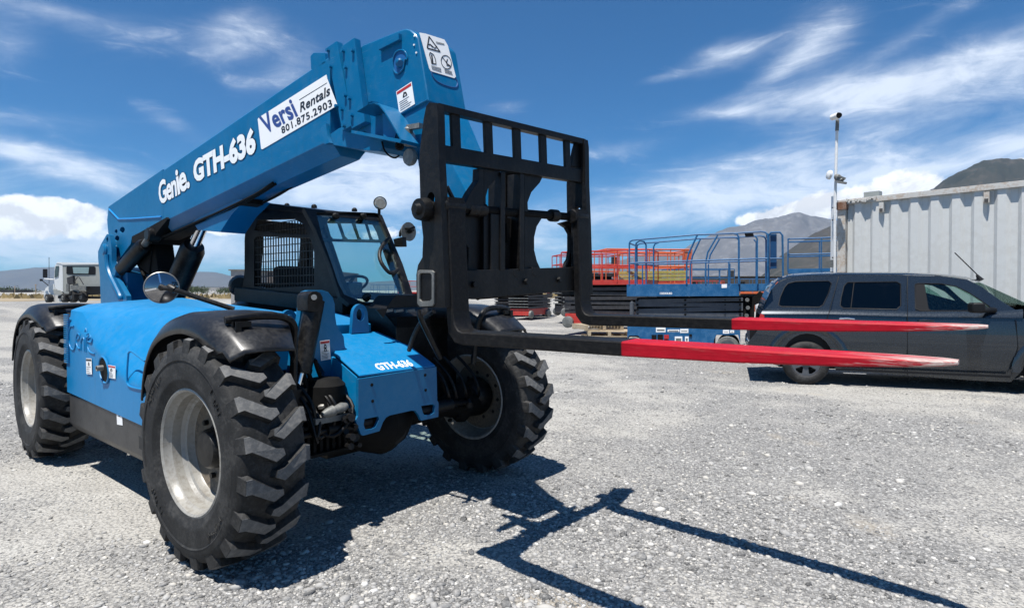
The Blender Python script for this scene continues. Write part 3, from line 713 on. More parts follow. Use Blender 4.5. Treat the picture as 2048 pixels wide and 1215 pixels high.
rr = random.Random(21)
for k in range(9):
    y0 = -.75+.45*rr.random(); z0 = .78+.12*rr.random(); y1 = -.30-.35*rr.random()
    P('axle_hose', MB().tube([Vector((.02, y0, z0+.12)), Vector((.16+.08*rr.random(), y0+.03, z0-.02)), Vector((.18+.08*rr.random(), (y0+y1)/2, .70-.10*rr.random())), Vector((.10, y1, .80-.1*rr.random())), Vector((-.05, y1+.02, .95))], .010+.005*rr.random(), 8, 5), BLACK)
for k in range(6):
    y0 = .40+.45*rr.random(); P('axle_hose', MB().tube([Vector((.0, y0, 1.0)), Vector((.15, y0+.03, .86)), Vector((.2, y0+.05, .72)), Vector((.08, y0+.16, .64))], .012, 8, 5), BLACK)
for k in range(8): c = Vector((.10+.05*rr.random(), -.40-.40*rr.random(), .66+.14*rr.random())); P('hose_fitting', MB().lathe(c, c+Vector((.03, .02, .01)), [(0, .014), (.5, .018), (1, .012)], 6), STEEL)

# ---- boom mast (rear tower plates)
mz = lambda a, b, Y: S(180+a/6.073, 420+b/6.073, Y=Y)
def tower(Y, vec):
    out = [mz(205, 290, Y), mz(235, 300, Y), mz(250, 380, Y), mz(262, 470, Y), mz(262, 600, Y), mz(275, 690, Y), mz(305, 800, Y), mz(360, 900, Y), mz(440, 1040, Y), mz(445, 1130, Y), mz(130, 1130, Y), mz(120, 800, Y), mz(98, 580, Y), mz(98, 500, Y), mz(130, 420, Y)]
    hole = [mz(212, 315, Y), mz(222, 350, Y), mz(216, 400, Y), mz(202, 395, Y), mz(196, 350, Y)]
    return MB().plate([out, hole], vec)
tw = P('mast_plate', tower(-.27, (0, .05, 0)), BLUE, bevel=.006); P('mast_plate', tower(-.27, (0, .05, 0)), BLUE, bevel=.006).location = (0, .50, 0)
wd = MB().bar(mz(235, 560, -.28), mz(232, 700, -.28), .03, .03); fl = [mz(a, b, -.285) for a, b in ((205, 540), (215, 680), (250, 800), (300, 905), (365, 1040), (372, 1080))]
ob('mast_flange', MB().tube(fl, .028, 8, 4), BLUE, tw)
ob('mast_pin', MB().lathe(mz(150, 480, -.30), mz(150, 480, -.30)+Vector((0, .58, 0)), [(0, .05), (.03, .075), (.97, .075), (1, .05)], 24), BLUE, tw)
P('mast_crossplate', MB().plate([[mz(290, 690, -.2), mz(455, 760, -.2), mz(455, 1130, -.2), mz(380, 1130, -.2), mz(320, 900, -.2)]], (0, .30, 0)), BLUE)

# ---- boom
YB = -.17
bt = lambda x, y: S(x, y, Y=YB)
A_, B_ = bt(217, 413), bt(622, 135); E_, F_ = bt(334, 440), bt(669, 276)
ztop = lambda X: A_.z+(B_.z-A_.z)*(X-A_.x)/(B_.x-A_.x)
zbot = lambda X: E_.z+(F_.z-E_.z)*(X-E_.x)/(F_.x-E_.x)
def bsec(X, inset=0.0, dt=0, db=0, under=.10):
    zt, zb = ztop(X)-dt, zbot(X)+db; w = -YB-inset
    return [Vector((X, y, z)) for y, z in ((-w, zb), (-w, zt-.02), (-w+.02, zt), (w-.02, zt), (w, zt-.02), (w, zb), (w-.05, zb-under*.55), (w-.085, zb-under), (-w+.085, zb-under), (-w+.05, zb-under*.55))]
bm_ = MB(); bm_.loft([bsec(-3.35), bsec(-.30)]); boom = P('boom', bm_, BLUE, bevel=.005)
# rear boom plates (deeper than the tube)
z3 = lambda a, b, Y=YB: S(180+a/3.574, 320+b/3.574, Y=Y)
XJ = -3.35
rp = [bt(217, 413), Vector((XJ, YB, ztop(XJ))), Vector((XJ, YB, zbot(XJ)-.03)), z3(500, 446), z3(300, 545), z3(290, 600), z3(215, 700), z3(200, 745), z3(155, 640), z3(130, 520), z3(122, 430)]
hl = [ellipse(z3(186, 510), (.05, 0, 0), (0, 0, .026), 12), ellipse(z3(230, 499), (.085, 0, 0), (0, 0, .036), 14), ellipse(z3(193, 560), (.075, 0, 0), (0, 0, .034), 14)]
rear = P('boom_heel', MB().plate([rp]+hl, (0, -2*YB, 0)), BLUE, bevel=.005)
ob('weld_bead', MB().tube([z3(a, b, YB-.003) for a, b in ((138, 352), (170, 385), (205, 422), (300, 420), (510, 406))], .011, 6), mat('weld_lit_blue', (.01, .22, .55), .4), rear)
ob('hose_plate', MB().plate([[z3(300, 548, YB-.02), z3(548, 408, YB-.02), z3(556, 420, YB-.02), z3(475, 520, YB-.02), z3(440, 600, YB-.02), z3(300, 590, YB-.02)]], (0, .36, 0)), DARK, rear)
# inner slot under boom, hoses
P('hose_tray', MB().bar(Vector((-3.6, -.02, zbot(-3.6)-.125)), Vector((-1.7, -.02, zbot(-1.7)-.125)), .16, .04), DARK)
for k, (y0, lift) in enumerate(((-.12, .0), (-.09, .012), (.06, .0))):
    P('boom_hose', MB().tube([Vector((-3.7, y0, zbot(-3.7)-.12)), Vector((-3.0, y0, zbot(-3.0)-.13)), Vector((-2.2, y0, zbot(-2.2)-.13-lift)), Vector((-1.5, y0-.01, zbot(-1.5)-.125)), Vector((-1.2, y0, zbot(-1.2)-.09))], .011, 8, 4), DARK)
z5 = lambda a, b, Y=0: S(200+a/3.7926, 150+b/3.7926, Y=Y)
P('hose_guide', MB().tube([z5(1250, 770, .0), z5(1330, 700, .0), z5(1400, 700, .0), z5(1420, 720, .0), z5(1360, 770, .0), z5(1290, 800, 0)], .012, 8, 4), DARK)
P('boom_hose', MB().tube([z5(1270, 930, .12), z5(1400, 860, .12), z5(1600, 765, .12), z5(1690, 740, .12), z5(1680, 715, .10), z5(1600, 700, .05), z5(1500, 740, .05), z5(1440, 770, .05)], .014, 8, 4), DARK)
P('boom_cable', MB().tube([z5(960, 1115, .1), z5(1100, 1035, .1), z5(1240, 930, .1)], .008, 6, 3), DARK)
# lug for the lift cylinder
lg = [z3(a, b, -.10) for a, b in ((735, 440), (860, 330), (1060, 270), (1110, 285), (1010, 390), (930, 515), (870, 510), (770, 500))]
P('cylinder_lug', MB().plate([lg], (0, .24, 0)), BLUE, bevel=.006)
# lift cylinder
l0, l1, l2 = mz(1050, 940, .06), mz(1270, 420, .06), mz(1330, 290, .06)
dl = (l1-l0).normalized(); lc = P('lift_cylinder', MB().lathe(l0-dl*.5, l1, [(0, .125), (.93, .125), (.99, .10), (1.0, .06)], 28), BLACK)
ob('cylinder_rod', MB().cyl(l1-dl*.05, l2+dl*.25, .055, n=20), CHROME, lc)
# tilt slave cylinder
t0, t1, t2 = mz(385, 725, -.20), mz(665, 420, -.20), mz(745, 300, -.20); dt_ = (t1-t0).normalized()
tc_ = P('slave_cylinder', MB().lathe(t0, t1, [(0, .07), (.02, .08), (.95, .08), (1, .06)], 24), BLACK)
ob('cylinder_rod', MB().cyl(t1-dt_*.03, t2, .035), GREYM, tc_)
ob('clevis', MB().lathe(t2+Vector((0, -.05, 0)), t2+Vector((0, .08, 0)), [(0, .06), (.1, .075), (.9, .075), (1, .06)], 16), BLACK, tc_)
ob('cylinder_boss', MB().lathe(t0+Vector((0, -.08, -.02)), t0+Vector((0, .08, -.02)), [(0, .05), (.1, .06), (.9, .06), (1, .05)], 16), BLUE, tc_)
P('valve_block', MB().box(tuple(mz(780, 560, -.02)), (.34, .20, .34), rot=(0, .3, 0)), DARK, bevel=.02)
P('valve_block', MB().box(tuple(mz(880, 640, 0.0)), (.22, .20, .40), rot=(0, -.3, 0)), DARK, bevel=.02)
P('valve_block', MB().box(tuple(mz(720, 690, .04)), (.16, .14, .12), rot=(0, .5, 0)), DARK, bevel=.01)
for k in range(6):
    P('mast_hose', MB().tube([mz(590+k*22, 660+k*8, -.05+.04*k), mz(630+k*18, 740, -.05+.04*k), mz(680+k*20, 880, -.05+.03*k), mz(720+k*20, 1050, -.02)], .017, 8, 4), DARK)

# sign and lettering on the boom
YS = YB-.004
z5b = lambda a, b: S(200+a/3.7926, 150+b/3.7926, Y=YS)
sg = MB().plate([[z5b(1205, 322), z5b(1716, -2), z5b(1722, 30), z5b(1800, 232), z5b(1780, 242), z5b(1232, 563), z5b(1222, 560), z5b(1196, 335)]], (0, .003, 0))
sign = ob('rental_sign', sg, WHITE, boom, smooth=False, label='white rental sign with blue and black lettering')
up_ = (0, -.0015, 0)
text_on('sign_lettering', 'Versi', z5b(1258, 452), z5b(1506, 310), z5b(1205, 322), NAVY, sign, up_, bold=.028, spacing=1.03)
text_on('sign_lettering', 'Rentals', z5b(1520, 286), z5b(1750, 150), z5b(1512, 216), INK, sign, up_, bold=.022, shear=.18, spacing=1.04)
text_on('sign_lettering', '801.875.2903', z5b(1382, 448), z5b(1765, 238), z5b(1372, 396), INK, sign, up_, bold=.022, spacing=1.12)
ob('sign_line', MB().plate([[z5b(1512, 192), z5b(1722, 62), z5b(1722, 58), z5b(1512, 187)]], (0, -.0012, 0)), INK, sign, smooth=False)
for nm, mt_, lf, bd, gr in (('lettering_outline', INK, -.0003, .05, .012), ('boom_lettering', LETW, -.0012, .03, 0)):
    text_on(nm, 'GTH-636', z5b(718, 822), z5b(1188, 586), z5b(700, 650), mt_, boom, (0, lf, 0), bold=bd+.022, spacing=1.0, grow=gr, shear=.06)
    text_on(nm, 'Gen', z5b(452, 988), z5b(586, 916), z5b(440, 812), mt_, boom, (0, lf, 0), bold=bd, spacing=.9, grow=gr)
    text_on(nm, 'ie.', z5b(592, 914), z5b(684, 852), z5b(570, 726), mt_, boom, (0, lf, 0), bold=bd, spacing=.9, grow=gr)

# collars: two banded frames with bolt heads, and the guide plates under them
zl = lambda a, b, Y=YB: S(600+a/4.673, 80+b/4.673, Y=Y)
ad = (B_-A_).normalized()
def collar(ptop, pbot, wd_, out):
    out += .018
    a, b = zl(*ptop, YB-out), zl(*pbot, YB-out); b0 = a+(b-a)
    t = MB(); u = ad*wd_
    for y0, y1 in ((-YB+.001, -YB+out), (YB-out, YB-.001)):
        t = MB().plate([[Vector((p.x, y0, p.z)) for p in (a, a+u, b+u, b)]], (0, y1-y0, 0)); o = P('boom_collar', t, BLUE, bevel=.006)
    return o
c1 = collar((245, 75), (392, 850), .125, .035)
c2 = collar((385, 60), (480, 830), .15, .035)
for par, L_ in ((c1, ((270, 100), (295, 252), (352, 620), (398, 650), (418, 803))), (c2, ((410, 105), (500, 103), (435, 260), (470, 548), (492, 705), (430, 520)))):
    for q in L_:
        c = zl(*q, YB-.053); ob('bolt', MB().cyl(c, c+Vector((.0, -.022, 0)), .013, n=6), BLUE, par)
P('collar_top_plate', MB().plate([[zl(100, 270), zl(95, 150), zl(125, 118), zl(230, 120), zl(240, 215), zl(120, 290)]], (0, .34, 0)), BLUE, bevel=.006)
gp = P('guide_plate', MB().plate([[zl(260, 895), zl(360, 825), zl(480, 780), zl(770, 930), zl(770, 1000), zl(745, 1040), zl(600, 1030), zl(420, 1000), zl(275, 975)]], (0, .34, 0)), BLUE, bevel=.005)
ob('guide_ear', MB().plate([[zl(190, 900, YB-.03), zl(200, 810, YB-.03), zl(240, 775, YB-.03), zl(252, 890, YB-.03), zl(280, 960, YB-.03), zl(230, 975, YB-.03), zl(195, 945, YB-.03)]], (0, .028, 0)), BLUE, gp, bevel=.004)
# gusset flange below the head
gl0 = [(540, 662), (610, 618), (650, 592), (700, 584), (745, 602), (790, 662), (850, 757), (950, 930)]
gst = P('gusset', MB().plate([[zl(a, b, YB-.15) for a, b in gl0]+[zl(a-9, b+7, YB-.15) for a, b in reversed(gl0)]], (0, .16, 0)), BLUE)
ob('gusset_shelf', MB().plate([[zl(a, b, YB-.15) for a, b in ((480, 870), (760, 925), (935, 960), (950, 930), (930, 925), (760, 895), (480, 840))]], (0, .16, 0)), BLUE, gst)
ob('gusset_web', MB().plate([[zl(a, b, YB-.09) for a, b in ((770, 680), (800, 700), (900, 860), (880, 930), (780, 915))]], (0, .012, 0)), BLUE, gst)
P('gusset_wedge', MB().plate([[zl(a, b, YB) for a, b in ((560, 700), (800, 700), (940, 920), (920, 960), (600, 905))]], (0, .30, 0)), BLUE)

# ---- boom head
hA = [(703, 152), (702, 112), (713, 102), (725, 90), (800, 60), (811, 57), (820, 59), (829, 66), (836, 76), (857, 203), (784, 243), (771, 228), (754, 207), (742, 205), (730, 212), (716, 220)]
hB = [(784, 243), (857, 203), (876, 251), (892, 290), (909, 336), (937, 389), (957, 424), (948, 470), (860, 470), (845, 380), (836, 330), (830, 277), (804, 285)]
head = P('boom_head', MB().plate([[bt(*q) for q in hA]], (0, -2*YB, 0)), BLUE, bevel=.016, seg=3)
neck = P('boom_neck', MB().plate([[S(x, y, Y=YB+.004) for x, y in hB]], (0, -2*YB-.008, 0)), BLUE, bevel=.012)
zh = lambda a, b, Y=YB: S(760+a/6.75, 60+b/6.75, Y=Y)
ob('head_flange', MB().bar(zh(0, 235, YB-.012), zh(275, 95, YB-.012), .03, .045, up=(0, 0, 1)), BLUE, head, bevel=.004)
ob('head_seam', MB().tube([zh(150, 1208, YB-.002), zh(640, 945, YB-.002)], .006, 6), BLUE, head)
oc = [zh(a, b, YB-.003) for a, b in ((180, 420), (205, 330), (245, 285), (300, 272), (345, 300), (370, 360), (370, 400), (350, 395), (330, 450), (320, 520), (290, 560), (250, 590), (210, 575), (182, 510))]
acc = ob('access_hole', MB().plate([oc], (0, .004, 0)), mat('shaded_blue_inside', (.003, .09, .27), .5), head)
ob('hole_rim', MB().tube([p+Vector((0, -.003, 0)) for p in oc], .006, 6, 3, True), BLUE, acc)
ob('inner_plug', MB().lathe(zh(275, 450, YB+.01), zh(275, 450, YB-.016), [(0, .032), (.8, .030), (1, .02)], 16), BLUE, acc)
for q in ((470, 85), (465, 205), (495, 310)): c = zh(*q, YB); ob('weld_spot', MB().cyl(c, c+Vector((0, -.006, 0)), .006, n=8), LETW, head)
decal(head, zh(265, 1128), zh(475, 1000), zh(222, 835), (0, -.003, 0), lines=5)
eye = MB().plate([[bt(*q) for q in ((735, 92), (740, 81), (748, 78), (755, 82), (758, 92), (765, 100), (735, 104))]], (0, .03, 0)); ob('lifting_lug', eye, BLUE, head).location = (0, .10, 0)
# warning placard on the front face of the head
fa, fb = bt(836.5, 78), bt(856, 200); fd = (fb-fa).normalized(); fnn = Vector((-fd.z, 0, fd.x)); fnn = fnn if fnn.x > 0 else -fnn
def fpt(x, y, k=.004): p = SP(x, y, fa, fnn); return p+fnn*k
pl = ob('warning_placard', MB().plate([[fpt(838, 66), fpt(850, 68), fpt(888, 80), fpt(895, 92), fpt(911, 154), fpt(908, 157), fpt(861, 143), fpt(858, 138)]], -fnn*.002), WHITE, head, smooth=False)
ink = MB(); k2 = .0055
def strk(pts, w=.9, closed=True):
    n = len(pts)
    for i in range(n if closed else n-1):
        a, b = fpt(*pts[i], k2), fpt(*pts[(i+1) % n], k2); ink.bar(a, b, w*.0036, .0012, up=fnn)
fz = lambda a, b: (760+a/6.75, 60+b/6.75)
strk([fz(655, 95), fz(630, 250), fz(805, 300)], 2.2)
strk([fz(640, 205), fz(670, 200), fz(700, 240)], 1.6, False); strk([fz(665, 195), fz(700, 225), fz(735, 255), fz(760, 225)], 1.5, False)
strk([fz(670, 310), fz(660, 340), fz(680, 400), fz(690, 460), fz(750, 465), fz(740, 400), fz(715, 340)], 1.6); strk([fz(690, 345), fz(705, 455)], 3.2, False)
strk([fz(887+70*math.cos(i*.45), 440+90*math.sin(i*.45)+20*math.cos(i*.45)) for i in range(14)], 1.3); strk([fz(830, 370), fz(945, 510)], 1.2, False)
strk([fz(905, 400), fz(885, 450), fz(940, 490), fz(890, 480)], 1.6, False)
for i in range(3):
    strk([fz(685+i*5, 490+i*20), fz(815+i*3, 525+i*22)], .8, False); strk([fz(862+i*4, 540+i*18), fz(960+i*6, 568+i*20)], .8, False)
for a in range(2): strk([fz(745+8*a, 165+18*a), fz(860, 195+8*a)], .6, False)
ob('placard_print', ink, INK, pl, smooth=False)
gl_ = MB(); strk2 = [(862, 143), (866, 155), (875, 164), (890, 171), (905, 175), (913, 174), (915, 166), (911, 157)]
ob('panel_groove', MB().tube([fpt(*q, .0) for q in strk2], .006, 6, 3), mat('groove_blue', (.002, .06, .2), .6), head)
# auxiliary coupler hanging off the head
aux = MB(); q0 = zl(1010, 820, YB-.03); q1 = zl(1015, 985, YB-.03); aux.lathe(q0, q1, [(0, .022), (.1, .03), (.6, .028), (.65, .034), (1, .03)], 14)
aux.bar(zl(1010, 820, YB-.03), zl(1130, 800, YB-.03), .03, .03); c = zl(1010, 1090, YB-.05); aux.lathe(c, c+Vector((0, .035, 0)), [(0, .05), (.5, .056), (1, .05)], 20)
auxo = P('auxiliary_coupler', aux, GREYM); ob('cable_loop', MB().tube([zl(765, 950, YB-.03), zl(790, 1030, YB-.03), zl(840, 1085, YB-.03), zl(890, 1100, YB-.03), zl(925, 1080, YB-.03)], .006, 6, 4), DARK, auxo)
ob('coupler_knob', MB().lathe(zl(930, 990, YB-.04), zl(930, 990, YB+.0), [(0, .02), (.5, .03), (1, .02)], 12), DARK, auxo)
# ================================================================== carriage and forks
q_ = dict(ox=1.4134, oy=-.004, oz=1.3605, yaw=-.0415, pit=.0048, rol=.0449)
Mz = Matrix.Rotation(q_['yaw'], 3, 'Z'); My = Matrix(((math.cos(q_['pit']), 0, -math.sin(q_['pit'])), (0, 1, 0), (math.sin(q_['pit']), 0, math.cos(q_['pit'])))); Mx = Matrix.Rotation(q_['rol'], 3, 'X')
CM = Mz @ Mx @ My; CO = Vector((q_['ox'], q_['oy'], q_['oz']))
ew, eu, ev = CM.col[0].copy(), CM.col[1].copy(), CM.col[2].copy()
CW = lambda w, u, v: CO+ew*w+eu*u+ev*v
c5 = lambda a, b: (800+a*.42814, 200+b*.42814)
def onW(a, b, w): x, y = c5(a, b); return SP(x, y, CO+ew*w, ew)
def onU(a, b, u): x, y = c5(a, b); return SP(x, y, CO+eu*u, eu)
H_, A2, AW = .6157, .5395, .0587
car = empty('fork_carriage', tuple(CO), parent=TH); bpy.context.view_layer.update()
def K(name, mb, m=BLACKM, par=None, **k):
    o = ob(name, mb, m, par or car, **k); o.matrix_parent_inverse = Matrix.Translation(-CO) if par is None else Matrix.Identity(4); return o
# side plates
def side_plate(u0, th, mir):
    o = [(122, 30), (135, 12), (170, 14), (176, 60), (182, 290), (194, 520), (200, 700), (212, 970), (85, 968), (78, 950), (76, 815), (84, 770), (104, 735), (108, 640), (97, 540), (90, 300), (92, 240), (110, 90)]
    out = [onU(a, b, u0) for a, b in o]; h = [onU(145+18*math.cos(t), 465+36*math.sin(t), u0) for t in [i*math.pi/8 for i in range(16)]]
    if mir: s = eu*mir; out = [p+s for p in out]; h = [p+s for p in h]
    return MB().plate([out, h], eu*th)
K('side_plate', side_plate(-H_-.02, .045, 0), bevel=.004); K('side_plate', side_plate(-H_-.02, .045, 2*H_-.005), bevel=.004)
# bars
K('top_bar', MB().bar(CW(-.045, -H_, 1.095), CW(-.045, H_, 1.095), .05, .035, up=ev), bevel=.004)
K('upper_beam', MB().bar(CW(-.06, -H_, .878), CW(-.06, H_, .878), .05, .082, up=ev), bevel=.006)
for a in (258, 410, 543, 664, 776):
    p = onW(a, 160, -.045); u = (p-CO).dot(eu); K('guard_slat', MB().bar(CW(-.045, u, .915), CW(-.045, u, 1.08), .058 if a < 700 else .052, .02, up=ew), bevel=.003)
K('corner_gusset', MB().plate([[onW(a, b, -.05) for a, b in ((826, 175), (868, 182), (868, 318), (800, 308))]], -ew*.02), bevel=.003)
# hook ribs: plates hanging from the beam, curved cut-outs between
ribs = [
    ('hook_rib', [(292, 505), (330, 430), (368, 375), (370, 318), (392, 322), (392, 520)], .05, 0),
    ('hook_rib', [(392, 322), (470, 335), (448, 368), (415, 405), (402, 450), (402, 520), (392, 520)], .02, -.01),
    ('centre_rib', [(473, 335), (492, 337), (492, 795), (470, 795)], .10, .004),
    ('centre_web', [(492, 337), (566, 345), (562, 795), (492, 795)], .03, -.10),
    ('centre_rib', [(562, 342), (582, 345), (582, 795), (560, 795)], .10, .006),
    ('hook_rib', [(582, 345), (668, 357), (655, 385), (615, 430), (597, 478), (600, 530), (582, 530)], .05, -.01),
    ('lower_rib', [(392, 530), (470, 535), (445, 580), (428, 630), (428, 700), (445, 750), (470, 790), (470, 800), (392, 800)], .05, -.02),
    ('lower_rib', [(582, 540), (668, 545), (640, 590), (628, 640), (628, 700), (640, 750), (658, 790), (582, 795)], .05, -.02),
    ('lower_web', [(272, 530), (392, 530), (392, 800), (318, 800), (322, 690), (300, 660), (286, 690), (280, 800), (272, 800)], .03, -.05),
    ('corner_gusset', [(748, 575), (800, 560), (800, 800), (768, 800), (790, 745), (797, 700), (797, 625), (780, 595)], .03, -.06),
    ('hook_lug', [(425, 530), (470, 535), (470, 830), (440, 832), (425, 800)], .03, -.005),
    ('hook_lug', [(530, 790), (562, 790), (560, 818), (545, 828), (530, 820)], .03, .0),
    ('hook_lug', [(618, 780), (655, 782), (655, 815), (635, 826), (618, 812)], .03, .0),
]
for nm, pl_, th, w in ribs: K(nm, MB().plate([[onW(a, b, -.05+w) for a, b in pl_]], -ew*th), bevel=.002, seg=1)
# hanger shaft, nut, and bosses
vs_ = (onW(500, 515, -.02)-CO).dot(ev)
K('hanger_shaft', MB().lathe(CW(-.082, -H_-.03, vs_), CW(-.082, H_+.03, vs_), [(0, .024), (1, .024)], 20), DARK)
for u in (-.36, -.30, .34): K('shaft_boss', MB().lathe(CW(-.082, u-.035, vs_), CW(-.082, u+.035, vs_), [(0, .034), (.1, .038), (.9, .038), (1, .034)], 18))
nut = (onU(125, 512, -H_-.02)-CO); nw, nv = nut.dot(ew), nut.dot(ev)
K('shaft_nut', MB().lathe(CW(nw, -H_-.10, nv), CW(nw, -H_-.02, nv), [(0, .022), (.3, .030), (.32, .052), (.8, .058), (1, .058)], 24))
K('shaft_nut', MB().lathe(CW(nw, H_+.02, nv), CW(nw, H_+.06, nv), [(0, .058), (.8, .055), (1, .04)], 24))
# lower plate and the open tube at its near end
K('lower_plate', MB().plate([[CW(-.052, -H_, .150), CW(-.052, H_, .150), CW(-.052, H_, .300), CW(-.052, -H_, .300)]], -ew*.03), bevel=.005)
tb = [onU(a, b, -H_-.03) for a, b in ((80, 800), (88, 793), (148, 795), (157, 805), (157, 950), (150, 962), (92, 965), (80, 950))]; ti_ = [onU(a, b, -H_-.03) for a, b in ((90, 815), (98, 808), (140, 808), (147, 816), (147, 928), (138, 938), (98, 940), (90, 930))]
K('tube_end', MB().plate([tb, ti_], eu*.14), GREYM, bevel=.003)
K('tube_inside', MB().plate([ti_], eu*.01), DARK).location = tuple(eu*.12)
K('tilt_link', MB().plate([[onW(a, b, -.30) for a, b in ((200, 545), (330, 545), (330, 800), (200, 800))]], -ew*.05), DARK)
for u in (-.40, .02, .33): K('plate_bolt', MB().lathe(CW(-.052, u, .225), CW(-.034, u, .225), [(0, .018), (1, .016)], 6))
K('carriage_hose', MB().tube([CW(-.16, -.50, .72), CW(-.14, -.42, .50), CW(-.14, -.38, .30), CW(-.18, -.30, .16)], .014, 8, 5), BLACK)
K('carriage_hose', MB().tube([CW(-.16, -.46, .74), CW(-.13, -.36, .52), CW(-.14, -.33, .30), CW(-.18, -.24, .14)], .012, 8, 5), BLACK)
K('link_pin', MB().lathe(onW(305, 610, -.16), onW(305, 610, -.16)-ew*.05, [(0, .025), (1, .025)], 18), BLUE)
K('quick_coupler', MB().plate([[CW(-.12, -.28, .14), CW(-.12, .16, .14), CW(-.12, .14, .59), CW(-.12, -.25, .59)], [CW(-.12, -.17, .45), CW(-.12, -.05, .45), CW(-.12, -.05, .56), CW(-.12, -.17, .56)], [CW(-.12, .01, .3), CW(-.12, .11, .3), CW(-.12, .11, .56), CW(-.12, .01, .56)]], -ew*.08), DARK)
for u in (-.20, .16): K('coupler_arm', MB().plate([[CW(-.16, u, .16), CW(-.30, u, .22), CW(-.48, u, .36), CW(-.42, u, .46), (CW(-.20, u, .50))]], eu*.03), BLACKM)
# forks: L-shaped, tapered blade with pointed tip
def fork(u):
    L_ = 1.9955; f = empty('fork', parent=TH); f.matrix_basis = Matrix.Translation(CW(0, u, 0)) @ CM.to_4x4()
    m = MB(); secs = []
    # centreline stations: (w, v, thickness, direction angle, half-width)
    st = [(-.025, .66, .045, 90, AW), (-.025, .30, .048, 90, AW), (-.025, .10, .05, 90, AW), (-.024, .065, .052, 88, AW), (-.014, .010, .066, 62, AW), (.016, -.024, .070, 28, AW), (.06, -.033, .064, 3, AW), (.30, -.031, .062, 0, AW), (.96, -.029, .058, 0, AW), (1.4, -.026, .048, 0, AW), (1.72, -.020, .034, 0, AW*.97), (1.88, -.015, .024, 0, AW*.80), (1.96, -.012, .018, 0, AW*.55), (L_, -.010, .012, 0, AW*.28)]
    for w, v, th, a, hw in st:
        # thickness axis: perpendicular to travel
        q = R(a); n = Vector((math.sin(q), 0, math.cos(q))); c = Vector((w, 0, v)); e = min(.006, th*.3)
        secs.append([c+Vector((0, -hw, 0))-n*(th/2-e), c+Vector((0, -hw, 0))+n*(th/2-e), c+Vector((0, -hw+e, 0))+n*th/2, c+Vector((0, hw-e, 0))+n*th/2, c+Vector((0, hw, 0))+n*(th/2-e), c+Vector((0, hw, 0))-n*(th/2-e), c+Vector((0, hw-e, 0))-n*th/2, c+Vector((0, -hw+e, 0))-n*th/2])
    m.loft(secs); o = ob('blade', m, FORKM, f, ang=25)
    h = MB(); h.lathe((-.045, -AW-.01, vs_), (-.045, AW+.01, vs_), [(0, .038), (.1, .045), (.9, .045), (1, .038)], 20); h.box((-.03, 0, vs_-.04), (.05, 2*AW, .08)); ob('fork_hanger', h, BLACKM, f)
    return f
fork(-A2); fork(A2)

# hoses dropping from the carriage
P('hydraulic_hose', MB().tube([SD(x, y, D) for x, y, D in ((838, 620, 3.9), (843, 640, 3.9), (862, 680, 4.0), (880, 715, 4.2))], .018, 8, 5), BLACK)
P('hydraulic_hose', MB().tube([SD(x, y, D) for x, y, D in ((868, 622, 3.9), (845, 640, 4.0), (828, 670, 4.1), (818, 700, 4.2))], .016, 8, 5), BLACK)

# ================================================================== cab
YC, YF = .38, 1.10
cz = lambda a, b: (460+a/4.3386, 380+b/4.3386)
cs = lambda a, b, Y=YC: S(*cz(a, b), Y=Y)
cab = P('cab_frame', MB().plate([[cs(a, b) for a, b in ((100, 890), (125, 700), (125, 430), (140, 260), (175, 180), (240, 135), (330, 122), (640, 155), (745, 185), (765, 260), (860, 480), (960, 780), (1040, 960), (900, 985), (600, 965))],
    [cs(a, b) for a, b in ((208, 430), (225, 408), (245, 400), (600, 415), (690, 415), (715, 470), (728, 540), (728, 830), (300, 850), (208, 830))],
    [cs(a, b) for a, b in ((210, 350), (240, 260), (560, 250), (640, 300), (670, 385), (400, 375))]], (0, .05, 0)), BLACK, bevel=.008)
oth = [cs(a, b) for a, b in ((100, 890), (125, 700), (125, 430), (140, 260), (175, 180), (240, 135), (330, 122), (640, 155), (745, 185), (765, 260), (860, 480), (960, 780), (1040, 960), (900, 985))]
oin = [cs(a, b) for a, b in ((185, 870), (180, 300), (225, 170), (650, 182), (730, 270), (800, 500), (900, 800), (940, 900))]
fr = P('cab_frame', MB().plate([oth, oin], (0, .04, 0)), BLACK); fr.location = (0, YF-YC-.04, 0)
xr, zr = cs(150, 430).x, 0
P('cab_rear_frame', MB().plate([[Vector((-2.68, YC+.05, 1.4)), Vector((-2.68, YF-.04, 1.4)), Vector((-2.60, YF-.04, 2.28)), Vector((-2.60, YC+.05, 2.28))], [Vector((-2.675, YC+.14, 1.62)), Vector((-2.675, YF-.13, 1.62)), Vector((-2.61, YF-.13, 2.12)), Vector((-2.61, YC+.14, 2.12))]], (.04, 0, 0)), BLACK)
ra, rb_ = cs(330, 124), cs(740, 180)
roof = MB().plate([[Vector((ra.x-.12, YC-.03, ra.z-.01)), Vector((ra.x+.02, YC-.03, ra.z+.012)), Vector((rb_.x+.03, YC-.03, rb_.z+.01)), Vector((rb_.x+.06, YC-.03, rb_.z-.04)), Vector((ra.x, YC-.03, ra.z-.05)), Vector((ra.x-.16, YC-.03, ra.z-.08))]], (0, YF-YC+.06, 0))
rf = P('cab_roof', roof, BLACK, bevel=.012)
for a, b in ((495, 125), (730, 135), (1080, 165)): c = S(*cz(a, b+6), Y=YC+(.1 if a < 1000 else .45)); ob('roof_bolt', MB().lathe(c-Vector((0, 0, .015)), c+Vector((0, 0, .02)), [(0, .028), (.6, .026), (1, .012)], 12), BLACK, rf)
